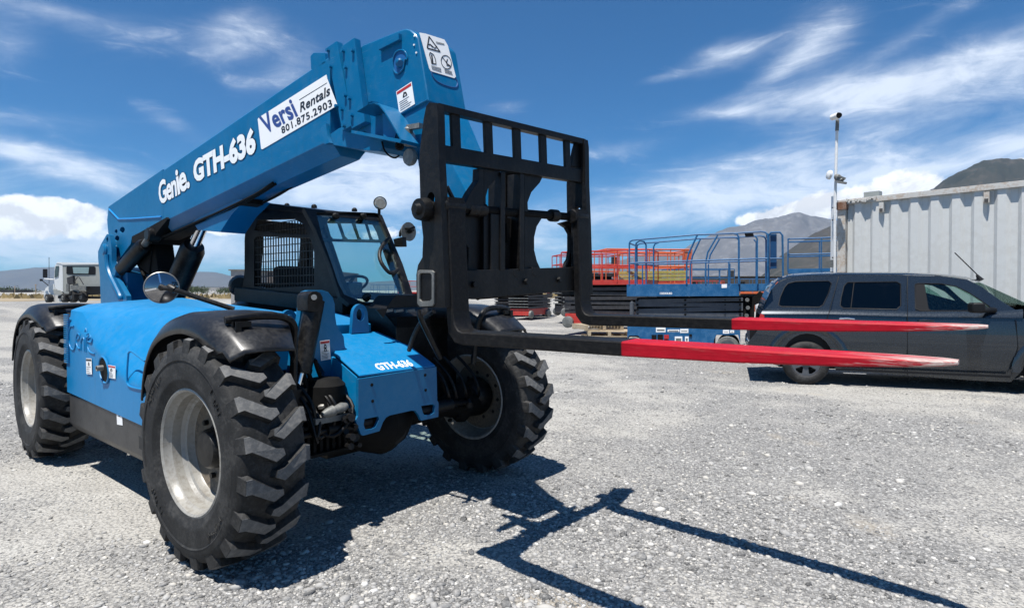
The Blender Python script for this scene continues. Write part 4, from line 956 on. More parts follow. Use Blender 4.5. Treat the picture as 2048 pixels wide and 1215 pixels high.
# screen bars
gx0, gx1 = cs(208, 500).x, cs(728, 600).x
for k in range(23):
    x = gx0+(gx1-gx0)*k/22; ob('guard_bar', MB().bar((x, YC+.02, 1.50), (x, YC+.02, 2.20), .009, .009, up=(1, 0, 0)), BLACK, cab)
for k in range(10):
    z = 1.53+.075*k; ob('guard_bar', MB().bar((gx0-.02, YC+.012, z), (gx1+.02, YC+.012, z), .008, .008), BLACK, cab)
# windscreen plane
WP = Vector((-1.31, YC, 2.25)); wn = Vector((.80, 0, .53)).normalized()
wz = lambda a, b, k=0: SP(*cz(a, b), WP, wn)+wn*k
wf = P('windscreen_frame', MB().plate([[wz(a, b) for a, b in ((640, 150), (745, 175), (1260, 195), (1320, 215), (1370, 330), (1500, 640), (1580, 880), (1600, 960), (1180, 1010), (1040, 990), (960, 920), (860, 620), (740, 330))],
    [wz(a, b) for a, b in ((750, 195), (1280, 205), (1310, 260), (1380, 420), (1440, 600), (1520, 880), (1500, 940), (1180, 975), (1080, 940), (990, 900), (940, 800), (880, 620), (800, 400))]], -wn*.05), BLACK, bevel=.006)
ob('windscreen', MB().plate([[wz(a, b, -.02) for a, b in ((748, 193), (1282, 203), (1385, 415), (1530, 890), (1510, 945), (1180, 980), (1070, 940), (985, 905), (870, 610), (790, 390))]], -wn*.006), GLASS, wf, smooth=False)
vis = [[(770, 205), (1285, 210), (1318, 268), (1384, 430), (800, 412), (778, 350)], [(840, 272), (880, 390), (798, 388), (812, 330)], [(862, 255), (955, 258), (1002, 390), (990, 398), (915, 395), (895, 370)], [(980, 258), (1080, 260), (1130, 395), (1120, 402), (1045, 400), (1020, 375)], [(1108, 262), (1195, 266), (1236, 398), (1225, 406), (1165, 402), (1145, 380)], [(1215, 268), (1262, 272), (1298, 340), (1316, 398), (1305, 407), (1262, 402), (1248, 375)]]
ob('visor_plate', MB().plate([[wz(a, b, -.045) for a, b in l] for l in vis], -wn*.01), mat('visor_grey', (.035, .042, .040), .4), wf, smooth=False)
for a in (910, 1150): c = wz(a, 235, .0); ob('wiper_knob', MB().lathe(c, c+wn*.05, [(0, .03), (.5, .034), (1, .015)], 14), BLACK, wf)
c = wz(1175, 940, 0); ob('wiper_hub', MB().lathe(c, c+wn*.06, [(0, .035), (.6, .035), (1, .02)], 14), BLACK, wf)
ob('grab_handle', MB().tube([wz(a, b, .012) for a, b in ((1372, 425), (1340, 458), (1300, 520), (1292, 590), (1325, 665), (1380, 722), (1430, 715), (1452, 690))], .018, 10, 5), BLACK, wf)
for s in ((860, 620, 1080, 940),): pass
# inside: seat, console, steering wheel
seat = MB(); seat.box((-1.95, .68, 1.42), (.50, .46, .14)); se = P('seat', seat, TRIM, bevel=.04)
ob('seat_back', MB().box((-2.22, .68, 1.62), (.12, .44, .34), rot=(0, -.12, 0)), TRIM, se, bevel=.05)
ob('seat_bulge', MB().lathe((-1.9, .45, 1.40), (-1.9, .90, 1.40), [(0, .13), (.1, .18), (.9, .18), (1, .13)], 20), TRIM, se)
sc = S(695, 572, Y=.66); sw_ = P('steering_column', MB().cyl((sc.x+.18, .66, 1.25), sc, .035), TRIM)
dn = (sc-Vector((sc.x+.18, .66, 1.25))).normalized(); a_ = dn.cross(Vector((0, 1, 0))).normalized()
ob('steering_wheel', MB().tube(ellipse(sc, dy*.19, a_*.19, 28), .014, 8, 0, True), TRIM, sw_)
for q in (0.3, 2.4, 4.5): ob('wheel_spoke', MB().bar(sc, sc+(dy*math.cos(q)+a_*math.sin(q))*.18, .03, .012, up=dn), TRIM, sw_)
ob('column_shroud', MB().box(tuple(sc+Vector((.08, 0, -.03))), (.10, .16, .14)), mat('navy_shroud', (.01, .03, .10), .25, coat=.6), sw_, bevel=.02)
P('cab_floor', MB().box((-1.7, .69, 1.05), (1.9, .60, .75)), DARK, bevel=.01)
P('cab_sill', MB().bar(cs(60, 900, YC-.04), cs(1000, 1010, YC-.04), .06, .14), BLACK, bevel=.01)
P('cab_rear_box', MB().lathe(cs(90, 830, YC+.02), cs(90, 830, YC+.4), [(0, .09), (.1, .12), (.9, .12), (1, .09)], 16), BLACK)
P('cab_front_cowl', MB().plate([[Vector((x, YC-.02, z)) for x, z in ((-.78, 1.40), (-.45, 1.42), (-.22, 1.25), (-.20, .60), (-1.0, .60))]], (0, .64, 0)), BLACK, bevel=.012)
P('cowl_box', MB().plate([[S(*cz(a, b), X=-.15) for a, b in ((1410, 945), (1440, 912), (1640, 905), (1680, 1010), (1350, 1025))]], (-.22, 0, 0)), BLACKM, bevel=.006)
for a in (1350, 1440, 1540): ob('cowl_slot', MB().plate([[S(*cz(x, y), X=-.12) for x, y in ((a, 1040), (a+65, 1030), (a+65, 1052), (a, 1062))]], (-.02, 0, 0)), GREYM, TH)
P('cowl_tab', MB().plate([[S(*cz(a, b), X=-.1) for a, b in ((1270, 1035), (1370, 1025), (1330, 1110))]], (-.02, 0, 0)), BLACKM)
P('front_step', MB().box((-.42, .70, .95), (.4, .66, .75)), DARK)
# work lamp, cab mirror, post
wl = S(*cz(1298, 112), Y=.90); lamp = P('work_lamp', MB().lathe(wl+Vector((-.055, .03, .012)), wl+Vector((.03, -.015, -.005)), [(0, .04), (.4, .056), (.9, .062), (1, .062)], 24), BLACK)
ob('lamp_lens', MB().lathe(wl+Vector((.03, -.015, -.005)), wl+Vector((.036, -.018, -.006)), [(0, .055), (1, .045)], 24), LENS, lamp)
ob('lamp_stalk', MB().cyl(wl+Vector((-.02, .01, -.05)), wl+Vector((-.02, .01, -.12)), .014), BLACK, lamp)
mr = S(*cz(1552, 360), Y=1.14); mm = P('cab_mirror', MB().lathe(mr+Vector((-.035, 0, .0)), mr, [(0, .05), (.4, .085), (1, .092)], 28), GREYM)
mm_dir = Vector((.80, -.45, -.1)).normalized()
ob('mirror_arm', MB().tube([S(*cz(a, b), Y=1.10) for a, b in ((1475, 405), (1478, 365), (1500, 335), (1560, 335), (1600, 320))], .012, 8, 4), BLACK, mm)
ob('mirror_mount', MB().plate([[S(*cz(a, b), Y=1.05) for a, b in ((1415, 425), (1495, 405), (1500, 490), (1430, 492))]], (0, .05, 0)), BLACK, mm, bevel=.004)
ob('mirror_boss', MB().lathe(mr+Vector((-.0, 0, 0)), mr+Vector((.07, -.01, .012)), [(0, .022), (.5, .026), (1, .018)], 12), BLACK, mm)
# big convex mirror on the fender arm, seen from behind the clear dish
bc = S(323.5, 575, X=-.86); vdir = (CAM-bc).normalized(); fa2 = Vector((.93, -.34, .05)).normalized()
rx_ = vdir.cross(Vector((0, 0, 1))).normalized()
def dish(c, ax_, r, dep, n=36, rings=6):
    u = ax_.orthogonal().normalized(); v = ax_.cross(u); secs = []
    for k in range(1, rings+1):
        rr_ = r*k/rings; secs.append([c+(u*math.cos(2*math.pi*i/n)+v*math.sin(2*math.pi*i/n))*rr_+ax_*dep*(1-(k/rings)**2) for i in range(n)])
    m = MB(); m.loft(secs, caps=False); b = len(m.v); m.v.append(c+ax_*dep); m.f += [(b, i, (i+1) % n) for i in range(n)]; return m
axm = (vdir*.8+fa2*.55).normalized(); rm = .102
mir = P('convex_mirror', dish(bc, axm, rm, .022), MIRROR, ang=80)
ob('mirror_rim', MB().tube([bc+(axm.orthogonal().normalized()*math.cos(q)+axm.cross(axm.orthogonal().normalized())*math.sin(q))*rm for q in [2*math.pi*i/36 for i in range(36)]], .0045, 6, 0, True), STEEL, mir)
for q in (1.75, 3.35, .1):
    u = (Vector((0, 0, 1))-axm*axm.z).normalized(); v = u.cross(axm); dd = v*math.cos(q)+u*math.sin(q); ob('mirror_strut', MB().bar(bc+axm*.026+dd*.03, bc+axm*.008+dd*(rm-.004), .010, .004, up=axm), CHROME, mir)
ob('mirror_hub', MB().lathe(bc+axm*.02, bc+axm*.05, [(0, .02), (.7, .022), (1, .015)], 14), BLACK, mir)
arm_e = S(468, 618, X=-.55); ob('mirror_arm', MB().tube([bc+axm*.045, S(350, 580, X=-.80)+axm*.04, S(400, 596, X=-.68), arm_e], .017, 10, 4), BLACK, mir)
ob('arm_clamp', MB().lathe(S(336, 573, X=-.84)+axm*.04, S(350, 580, X=-.80)+axm*.04, [(0, .02), (.2, .026), (1, .024)], 14), BLACK, mir)
# ================================================================== shipping container
CP1, CP2 = SD(1683, 400, 13.0), SD(2048, 362, 10.7); CP2.z = CP1.z
cd = (CP2-CP1); cd.z = 0; cd.normalize(); cn = Vector((cd.y, -cd.x, 0)); cn = cn if cn.dot(CAM-CP1) > 0 else -cn
ZT = CP1.z; ZB = .42; LC = 6.2
cont = empty('shipping_container', (CP1.x, CP1.y, 0), math.atan2(cd.y, cd.x))
tag(cont, 'off-white corrugated shipping container behind the dark car', 'container')
sgn = 1 if cn.dot(Vector((-math.sin(math.atan2(cd.y, cd.x)), math.cos(math.atan2(cd.y, cd.x)), 0))) < 0 else -1   # near face looks to local -y when sgn = 1
CONTW = mat('container_white', (.56, .565, .545), .5, dirt=.22, dirt_col=(.36, .34, .30), var=.04, scale=1.2, bump=.1, bscale=14)
CONTR = mat('container_chalky_white', (.50, .49, .46), .6, dirt=.6, dirt_col=(.33, .22, .13), var=.06, scale=4)
def cob(n, m, mt, **k): return ob(n, m, mt, k.pop('par', cont), **k)
pitch = .345; prof = []; x = .10
while x < LC-.2:
    prof += [(x, .0), (x+.085, .0), (x+.085+.07, .085), (x+pitch-.07-.0, .085)] if False else [(x, .055), (x+.10, .055), (x+.16, .0), (x+.285, .0)]
    x += pitch
m = MB(); n = len(prof)
m.add([(a, sgn*(b+.02), ZB+.15) for a, b in prof]+[(a, sgn*(b+.02), ZT-.10) for a, b in prof], [(i, i+1, n+i+1, n+i) for i in range(n-1)])
cob('corrugated_side', m, CONTW, smooth=False)
cob('top_rail', MB().bar((0, sgn*.03, ZT-.05), (LC, sgn*.03, ZT-.05), .09, .11), CONTR, bevel=.006)
cob('bottom_rail', MB().bar((0, sgn*.03, ZB+.08), (LC, sgn*.03, ZB+.08), .09, .16), CONTR)
cob('corner_post', MB().box((.0, sgn*.06, (ZT+ZB)/2), (.17, .16, ZT-ZB)), CONTR, bevel=.01); cob('corner_post', MB().box((LC, sgn*.06, (ZT+ZB)/2), (.17, .16, ZT-ZB)), CONTR)
rs = MB(); rr = random.Random(4)
for k in range(14): rs.box((.08+.045*k, sgn*(-.005), ZT-.02-rr.random()*.05), (.03+.04*rr.random(), .10, .02+.05*rr.random()), rot=(0, rr.random()*.6, 0))
cob('bent_rusty_edge', rs, CONTR); cob('rust_patch', MB().box((.02, sgn*.02, ZT-.13), (.19, .17, .16)), RUST)
cob('container_roof', MB().box((LC/2, sgn*1.24, ZT-.03), (LC, 2.4, .03)), CONTR)
cob('end_wall', MB().box((.0, sgn*1.24, (ZT+ZB)/2), (.04, 2.3, ZT-ZB-.1)), CONTW); cob('end_wall', MB().box((LC, sgn*1.24, (ZT+ZB)/2), (.04, 2.3, ZT-ZB-.1)), CONTW)
cob('back_wall', MB().box((LC/2, sgn*2.42, (ZT+ZB)/2), (LC, .04, ZT-ZB-.1)), CONTW)
cob('container_floor', MB().box((LC/2, sgn*1.24, ZB+.03), (LC, 2.4, .06)), DARK)
for x in (.15, LC-.15):
    for y in (.2, 2.2): cob('support_block', MB().box((x, sgn*y, ZB/2), (.4, .3, ZB)), WOOD)
for x, z in ((.78, ZT-.30), (2.52, ZT-.30)):
    v = cob('side_vent', MB().box((x, sgn*(-.0), z+.06), (.085, .07, .20)), CONTR, bevel=.004); ob('vent_grille', MB().box((x, sgn*(-.038), z-.0), (.06, .01, .07)), FARDRK, v)
rl = mat('roof_box_grey', (.25, .27, .26), .5); t_ = ob('roof_junction_box', MB().box((.55, sgn*.2, ZT+.07), (.30, .18, .12)), rl, None, bevel=.006); t_.matrix_basis = cont.matrix_basis; tag(t_, 'small grey junction box lying on the container roof edge', 'box')
# camera mast
pb = SD(1670, 545, 12.8); pt_ = SD(1671, 262, 12.8); mast = empty('camera_mast', (pb.x, pb.y, 0)); tag(mast, 'white pole with security cameras at the container corner', 'camera pole')
Lm = lambda v: Vector(v)-Vector((pb.x, pb.y, 0)); mp = lambda x, y, D=12.8: Lm(SD(x, y, D))
PW = mat('mast_white', (.70, .70, .68), .45, dirt=.3, var=.04)
ob('pole', MB().tube([mp(1669, 610), mp(1670, 420), mp(1672, 330), mp(1674, 262)], .028, 10), PW, mast)
ob('mounting_channel', MB().bar(Lm(SD(1663, 700, 12.9)), mp(1667, 392, 12.9), .11, .04, up=RT), PW, mast)
for y in (415, 440, 515): ob('bolt', MB().cyl(mp(1665, y, 12.82), mp(1665, y, 12.75), .016, n=8), FARDRK, mast)
ob('latch', MB().box(mp(1663, 527, 12.8), (.05, .05, .16)), GREYM, mast)
ob('mast_sleeve', MB().tube([mp(1674, 262), mp(1675, 240)], .036, 10), GREYM, mast)
cA = MB(); cA.lathe(mp(1662, 236), mp(1677, 231, 12.65), [(0, .045), (.1, .06), (.9, .07), (1, .07)], 18); cAo = ob('security_camera', cA, PW, mast); ob('camera_lens', MB().lathe(mp(1677, 231, 12.65), mp(1678.5, 230.5, 12.60), [(0, .062), (1, .055)], 18), DARK, cAo)
ob('wifi_dome', MB().lathe(mp(1654, 349), mp(1662, 350), [(0, .03), (.25, .09), (.8, .10), (1, .04)], 18), PW, mast)
cB = MB(); cB.lathe(mp(1672, 352, 12.75), mp(1684, 361, 12.6), [(0, .05), (.2, .07), (.7, .06), (1, .05)], 14); cB.box(mp(1683, 355, 12.6), (.16, .05, .04), rot=(0, .4, .5)); cB.box(mp(1684, 365, 12.6), (.18, .05, .04), rot=(0, .2, .5)); ob('floodlight', cB, GREYM, mast)

# ================================================================== car
SO = S(1612, 769, Z=0.0); fh = Vector((FW.x, FW.y, 0)).normalized(); sdir = (_rt*.94-fh*.342).normalized(); sn = Vector((-sdir.y, sdir.x, 0)); sn = sn if sn.dot(fh) > 0 else -sn
suv = empty('car', tuple(SO)); tag(suv, 'charcoal grey estate car parked in front of the white container', 'car')
MS = Matrix((sdir, sn, Vector((0, 0, 1)))).transposed(); 
WS = 1.92
def sv(x, y, off=0.0, N=None):
    n_ = sn if N is None else N; P0 = SO+sn*off; p = SP(x, y, P0, n_); return MS.transposed() @ (p-SO)
def cg(a, b): return 1480+a/3.6056, 500+b/3.6056
def sob(n, m, mt, par=suv, both=False, **k):
    m.v = [MS @ v for v in m.v]; return ob(n, m, mt, par, **k)
mirror = lambda L: [Vector((p.x, WS-p.y, p.z)) for p in L]
arch = [cg(485+190*math.cos(t), 800+200*math.sin(t)) for t in [math.pi*(1.0+i/12) for i in range(13)]]
low = [cg(150, 470), cg(140, 560), cg(110, 600), cg(60, 660), cg(55, 720), cg(100, 790), cg(290, 838)]
lo = [sv(*q) for q in low]+[sv(*q) for q in arch]+[sv(*cg(690, 860)), sv(*cg(1200, 905)), sv(*cg(1700, 945))]
fx = sv(2040, 720).x+.45
z_s = sv(*cg(1700, 945)).z
lo += [Vector((fx-.52, 0, z_s))]+[Vector((fx+.40*math.cos(t), 0, .36+.42*math.sin(t))) for t in [math.pi-i*math.pi/10 for i in range(11)]]+[Vector((fx+.62, 0, .3)), Vector((fx+.98, 0, .32)), Vector((fx+1.02, 0, .62)), Vector((fx+.95, 0, .86))]
crease = [cg(1990, 490), cg(1210, 480), cg(640, 462), cg(150, 455)]
cr_ = [sv(*q) for q in crease]; ztop_f = cr_[0].z
lo += [Vector((fx+.6, 0, ztop_f-.04))]+cr_
bodyA = MB().plate([lo], (0, .10, 0)); bodyA.plate([mirror(lo)], (0, -.10, 0)); 
def barrel_side(m):
    me = bpy.data.meshes.new('x'); me.from_pydata([tuple(v) for v in m.v], [], m.f); bm = bmesh.new(); bm.from_mesh(me); bmesh.ops.remove_doubles(bm, verts=bm.verts, dist=1e-5)
    zl_, zh_ = .30, cr_[0].z
    for k in range(1, 9):
        bmesh.ops.bisect_plane(bm, geom=bm.verts[:]+bm.edges[:]+bm.faces[:], plane_co=(0, 0, zl_+(zh_-zl_)*k/9), plane_no=(0, 0, 1))
    for k in range(-2, 18): bmesh.ops.bisect_plane(bm, geom=bm.verts[:]+bm.edges[:]+bm.faces[:], plane_co=(k*.25, 0, 0), plane_no=(1, 0, 0))
    for v in bm.verts:
        q = (v.co.z-(zl_+.62*(zh_-zl_)))/(zh_-zl_); o_ = .16*q*q+.05*max(0, abs(v.co.x-1.5)-1.9)**2
        v.co.y += o_ if v.co.y < WS/2 else -o_
    bm.verts.ensure_lookup_table(); m2 = MB(); m2.add([v.co.copy() for v in bm.verts], [tuple(v.index for v in f.verts) for f in bm.faces]); bm.free(); return m2
body = sob('body', barrel_side(bodyA), SUVM, ang=35)
# shoulder between crease and window line
belt = [sv(*q, off=.085) for q in (cg(2040, 425), cg(1850, 440), cg(1210, 440), cg(640, 425), cg(170, 425))]
cr2 = [sv(*q) for q in (cg(2040, 490), cg(1850, 488), cg(1210, 480), cg(640, 462), cg(150, 462))]
m = MB()
for A, B in ((cr2, belt), (mirror(cr2), mirror(belt))):
    mid = [(a*.5+b*.5)+Vector((0, -.012 if a.y < 1 else .012, .012)) for a, b in zip(A, B)]
    m.loft([A, mid, B], closed=False, caps=False)
sob('shoulder', m, SUVM, ang=60)
# greenhouse sides, leaning in
zb_ = belt[2].z; tp = sv(*cg(1210, 195), off=.27); sl_in = (tp.y-.085)/(tp.z-zb_)
NG = (sn-Vector((0, 0, 1))*sl_in).normalized()
def gg(a, b, k=0.0):
    x, y = cg(a, b); P0 = SO+sn*.085+Vector((0, 0, zb_)); p = SP(x, y, P0, NG)-NG*k; return MS.transposed() @ (p-SO)
gout = [(165, 430), (195, 350), (225, 285), (270, 235), (350, 200), (520, 186), (720, 182), (1210, 182), (1480, 190), (1640, 212), (1740, 262), (1860, 350), (1990, 432), (1840, 452), (1210, 452), (640, 440)]
w1 = [(278, 395), (290, 340), (320, 270), (345, 240), (400, 226), (640, 222), (660, 240), (640, 310), (600, 395), (570, 412), (300, 408)]
w2 = [(722, 400), (730, 340), (750, 260), (775, 232), (1130, 228), (1158, 245), (1160, 400), (1130, 428), (745, 420)]
w3 = [(1265, 420), (1262, 250), (1280, 240), (1450, 242), (1560, 262), (1660, 312), (1725, 355), (1790, 400), (1835, 438), (1300, 438)]
m = MB(); O_ = [gg(*q) for q in gout]; Hs = [[gg(*q) for q in w] for w in (w1, w2, w3)]
m.plate([O_]+Hs, (0, .035, 0)); w3f = [(1265, 438), (1262, 236), (1450, 232), (1600, 250), (1722, 300), (1835, 378), (1930, 440)]
m.plate([mirror(O_)]+[mirror(h) for h in Hs[:2]]+[mirror([gg(*q) for q in w3f])], (0, -.035, 0)); sob('greenhouse', m, SUVM, bevel=.008)
for w, g_, nm in ((w1, GLASSD, 'rear_side_window'), (w2, GLASSD, 'rear_door_window'), (w3, GLASSC, 'front_door_window')):
    gl = [gg(*q)+Vector((0, .012, 0)) for q in w]; mm_ = MB().plate([gl], (0, .004, 0)); wo = sob(nm, mm_, g_, smooth=False); mm_ = MB().plate([mirror(gl)], (0, -.004, 0)); sob(nm, mm_, g_, smooth=False)
    tr_ = MB().tube([gg(*q)+Vector((0, .002, 0)) for q in w], .008, 6, 0, True); sob('window_trim', tr_, TRIM, par=wo)
sob('window_divider', MB().tube([gg(822, 235), gg(800, 415)], .008, 6), TRIM)
# dark pillar at the rear of the front door window
sob('door_pillar', MB().plate([[gg(1265, 240, -.0), gg(1330, 240), gg(1360, 420), gg(1380, 438), (gg(1265, 438))]], (0, .03, 0)), TRIM)
# roof
rsec = []
for (a, b), (c_, d_) in zip(((195, 345), (225, 275), (270, 228), (350, 198), (520, 184), (720, 178), (1210, 178), (1480, 186), (1640, 206), (1730, 235)), ((200, 330), (235, 250), (290, 205), (400, 176), (560, 166), (720, 160), (1210, 160), (1550, 184), (1680, 200), (1760, 215))):
    e0 = gg(a, b); t0_ = sv(*cg(c_, d_), off=.45); h = max(t0_.z, e0.z+.02)
    hw = WS/2
    L1 = [e0, Vector((e0.x, e0.y+.05, e0.z*.4+h*.6)), Vector((t0_.x, .50, h)), Vector((t0_.x, hw, h+.03))]
    rsec.append(L1+[Vector((p.x, WS-p.y, p.z)) for p in reversed(L1[:3])])
sob('roof', MB().loft(rsec, closed=False, caps=False), SUVM, ang=60)
# tailgate, bumper, windscreen, bonnet
tg = [sv(*cg(a, b), off=.05) for a, b in ((150, 470), (165, 420), (200, 335), (235, 262))]
m = MB(); m.loft([[Vector((p.x-.02*0, y, p.z)) for p in tg] for y in (.06, WS-.06)], closed=False, caps=False); sob('tailgate', m, SUVM)
m = MB(); bmp = [sv(*cg(a, b)) for a, b in ((140, 560), (75, 650), (58, 720), (105, 790))]; m.loft([[Vector((p.x, y, p.z)) for p in bmp] for y in (.02, WS-.02)], closed=False, caps=False); sob('rear_bumper', m, SUVM)
tl = [sv(*cg(a, b), off=-.004) for a, b in ((150, 455), (176, 470), (170, 560), (140, 560), (140, 480))]; sob('tail_lamp', MB().plate([tl], (0, .02, 0)), REDINK)
ws0 = gg(1735, 235); ws1 = Vector((belt[0].x+.12, .10, belt[0].z+.04))
m = MB(); m.plate([[Vector((ws0.x, ws0.y+.02, ws0.z)), Vector((ws0.x, WS-ws0.y-.02, ws0.z)), Vector((ws1.x, WS-ws1.y, ws1.z)), ws1]], (0.0, 0, .006)); sob('windscreen', m, GLASSC, smooth=False)
bn = [ws1, Vector((fx+.2, .12, ztop_f+.02)), Vector((fx+.85, .16, ztop_f-.10)), Vector((fx+1.0, .2, .75))]
m = MB(); m.loft([[Vector((p.x, y*1.0, p.z+d)) for p in bn] for y, d in ((.02, -.06), (.20, .0), (.96, .04), (WS-.20, 0), (WS-.02, -.06))], closed=False, caps=False); sob('bonnet', m, SUVM, ang=60)
for z0, z1, nm in ((.36, .9, 'front_bumper'),): m = MB().box((fx+.97, WS/2, .6), (.08, WS-.1, .5)); sob(nm, m, SUVM, bevel=.03)
m = MB().box((1.55, WS/2, .34), (3.9, WS-.25, .16)); m.box((-.3, WS/2, .66), (1.1, WS-.16, .5)); m.box((1.4, WS/2, .55), (2.6, WS-.22, .4)); m.box((fx, WS/2, .7), (1.0, WS-.6, .4)); sob('underbody', m, TRIM)
for y in (.52, WS-.52): m = MB().box((1.55, y, .92), (.55, .5, .2)); m.box((1.30, y, 1.16), (.14, .46, .50)); m.box((1.29, y, 1.50), (.10, .26, .20)); sob('seat', m, TRIM, bevel=.03)
m = MB().box((.5, WS/2, 1.0), (.2, 1.4, .5)); sob('rear_bench', m, TRIM, bevel=.04)
# flares, sill strip, handle, mirror, aerial
def flare(cx, cz, r, sx=0.0):
    a = [Vector((cx+(r)*math.cos(t), -.002, cz+r*1.02*math.sin(t))) for t in [math.pi*(-.02+1.04*i/16) for i in range(17)]]
    b = [Vector((cx+(r+.10)*math.cos(t)*1.02, .0, cz+(r+.10)*math.sin(t))) for t in [math.pi*(-.02+1.04*i/16) for i in range(17)]]
    c = [p*.5+q*.5+Vector((0, -.028, 0)) for p, q in zip(a, b)]; return MB().loft([a, c, b], closed=False, caps=False)
ac = sv(*cg(485, 800)); 
sob('wheel_arch', flare(ac.x, ac.z, .50), SUVM, ang=60)
sob('wheel_arch', flare(fx, .36, .44), SUVM, ang=60)
sob('door_handle', MB().tube([sv(*cg(715, 494), off=-.02), sv(*cg(770, 490), off=-.035), sv(*cg(825, 495), off=-.02)], .014, 8, 3), CHROME)
sob('door_handle', MB().tube([sv(*cg(1290, 508), off=-.02), sv(*cg(1345, 504), off=-.035), sv(*cg(1400, 509), off=-.02)], .014, 8, 3), SUVM)
for L_ in ([cg(712, 190), cg(640, 460), cg(600, 600)], [cg(1208, 190), cg(1208, 440), cg(1208, 900)], [cg(1990, 500), cg(2005, 700), cg(1955, 900)]):
    pts = [gg((x-1480)*3.6056, (y-500)*3.6056, .0) if y < 620 else sv(x, y, off=-.001) for x, y in L_]; sob('panel_gap', MB().tube(pts, .005, 5), TRIM)
m = MB().bar(sv(*cg(690, 858), off=-.012), sv(*cg(1950, 912), off=-.012), .02, .03); sob('sill_moulding', m, TRIM)
m = MB().bar(sv(*cg(745, 884), off=-.02), sv(*cg(910, 890), off=-.02), .012, .012); sob('chrome_strip', m, CHROME)
mc = sv(*cg(1705, 415), off=-.20); m = MB().box(mc, (.17, .22, .15)); mo = sob('door_mirror', m, TRIM, bevel=.045, seg=3)
sob('mirror_foot', MB().tube([mc+Vector((.08, .05, -.04)), sv(*cg(1800, 430), off=.02), sv(*cg(1840, 435), off=.05)], .04, 8), TRIM, par=mo)
ab = sv(*cg(1735, 200), off=.5); sob('aerial', MB().tube([ab, ab+(sv(*cg(1548, 18), off=.5)-ab)], .008, 6), TRIM); sob('aerial_foot', MB().lathe(ab-Vector((0, 0, .04)), ab+Vector((-.05, 0, .05)), [(0, .05), (1, .015)], 10), TRIM)
def car_wheel(x, y, s):
    w = empty('wheel', parent=suv); w.matrix_basis = Matrix.Translation(MS @ Vector((x, y, .352))) @ MS.to_4x4() @ Matrix.Diagonal((1, s, 1, 1))
    t = MB().lathe((0, 0, 0), (0, 1, 0), [(-.0, .235), (-.01, .25), (-.005, .31), (.02, .345), (.05, .352), (.18, .352), (.21, .34), (.22, .25)], 40, caps=False); ob('tyre', t, RUBBER, w, ang=50)
    r = MB().lathe((0, 0, 0), (0, 1, 0), [(-.004, .237), (.0, .225), (.03, .215), (.10, .21)], 36, caps=False)
    ob('rim', r, ARMD, w)
    d = MB(); out = [Vector((.214*math.cos(2*math.pi*i/40), .03, .214*math.sin(2*math.pi*i/40))) for i in range(40)]; hs = []
    for k in range(5):
        q = 2*math.pi*k/5+.3; hs.append([Vector((rr_*math.cos(q+dq), .03, rr_*math.sin(q+dq))) for rr_, dq in ((.085, -.18), (.18, -.36), (.195, -.18), (.195, .18), (.18, .36), (.085, .18))])
    d.plate([out]+hs, (0, .012, 0)); d.lathe((0, .035, 0), (0, -.0, 0), [(0, .06), (.7, .055), (1, .03)], 16); ob('wheel_disc', d, ARMG, w)
    ob('brake', MB().lathe((0, .08, 0), (0, .1, 0), [(0, .2), (1, .2)], 24), DARK, w)
for x, y, s in ((0, .01, 1), (fx, .01, 1), (0, WS-.01, -1), (fx, WS-.01, -1)): car_wheel(x, y, s)

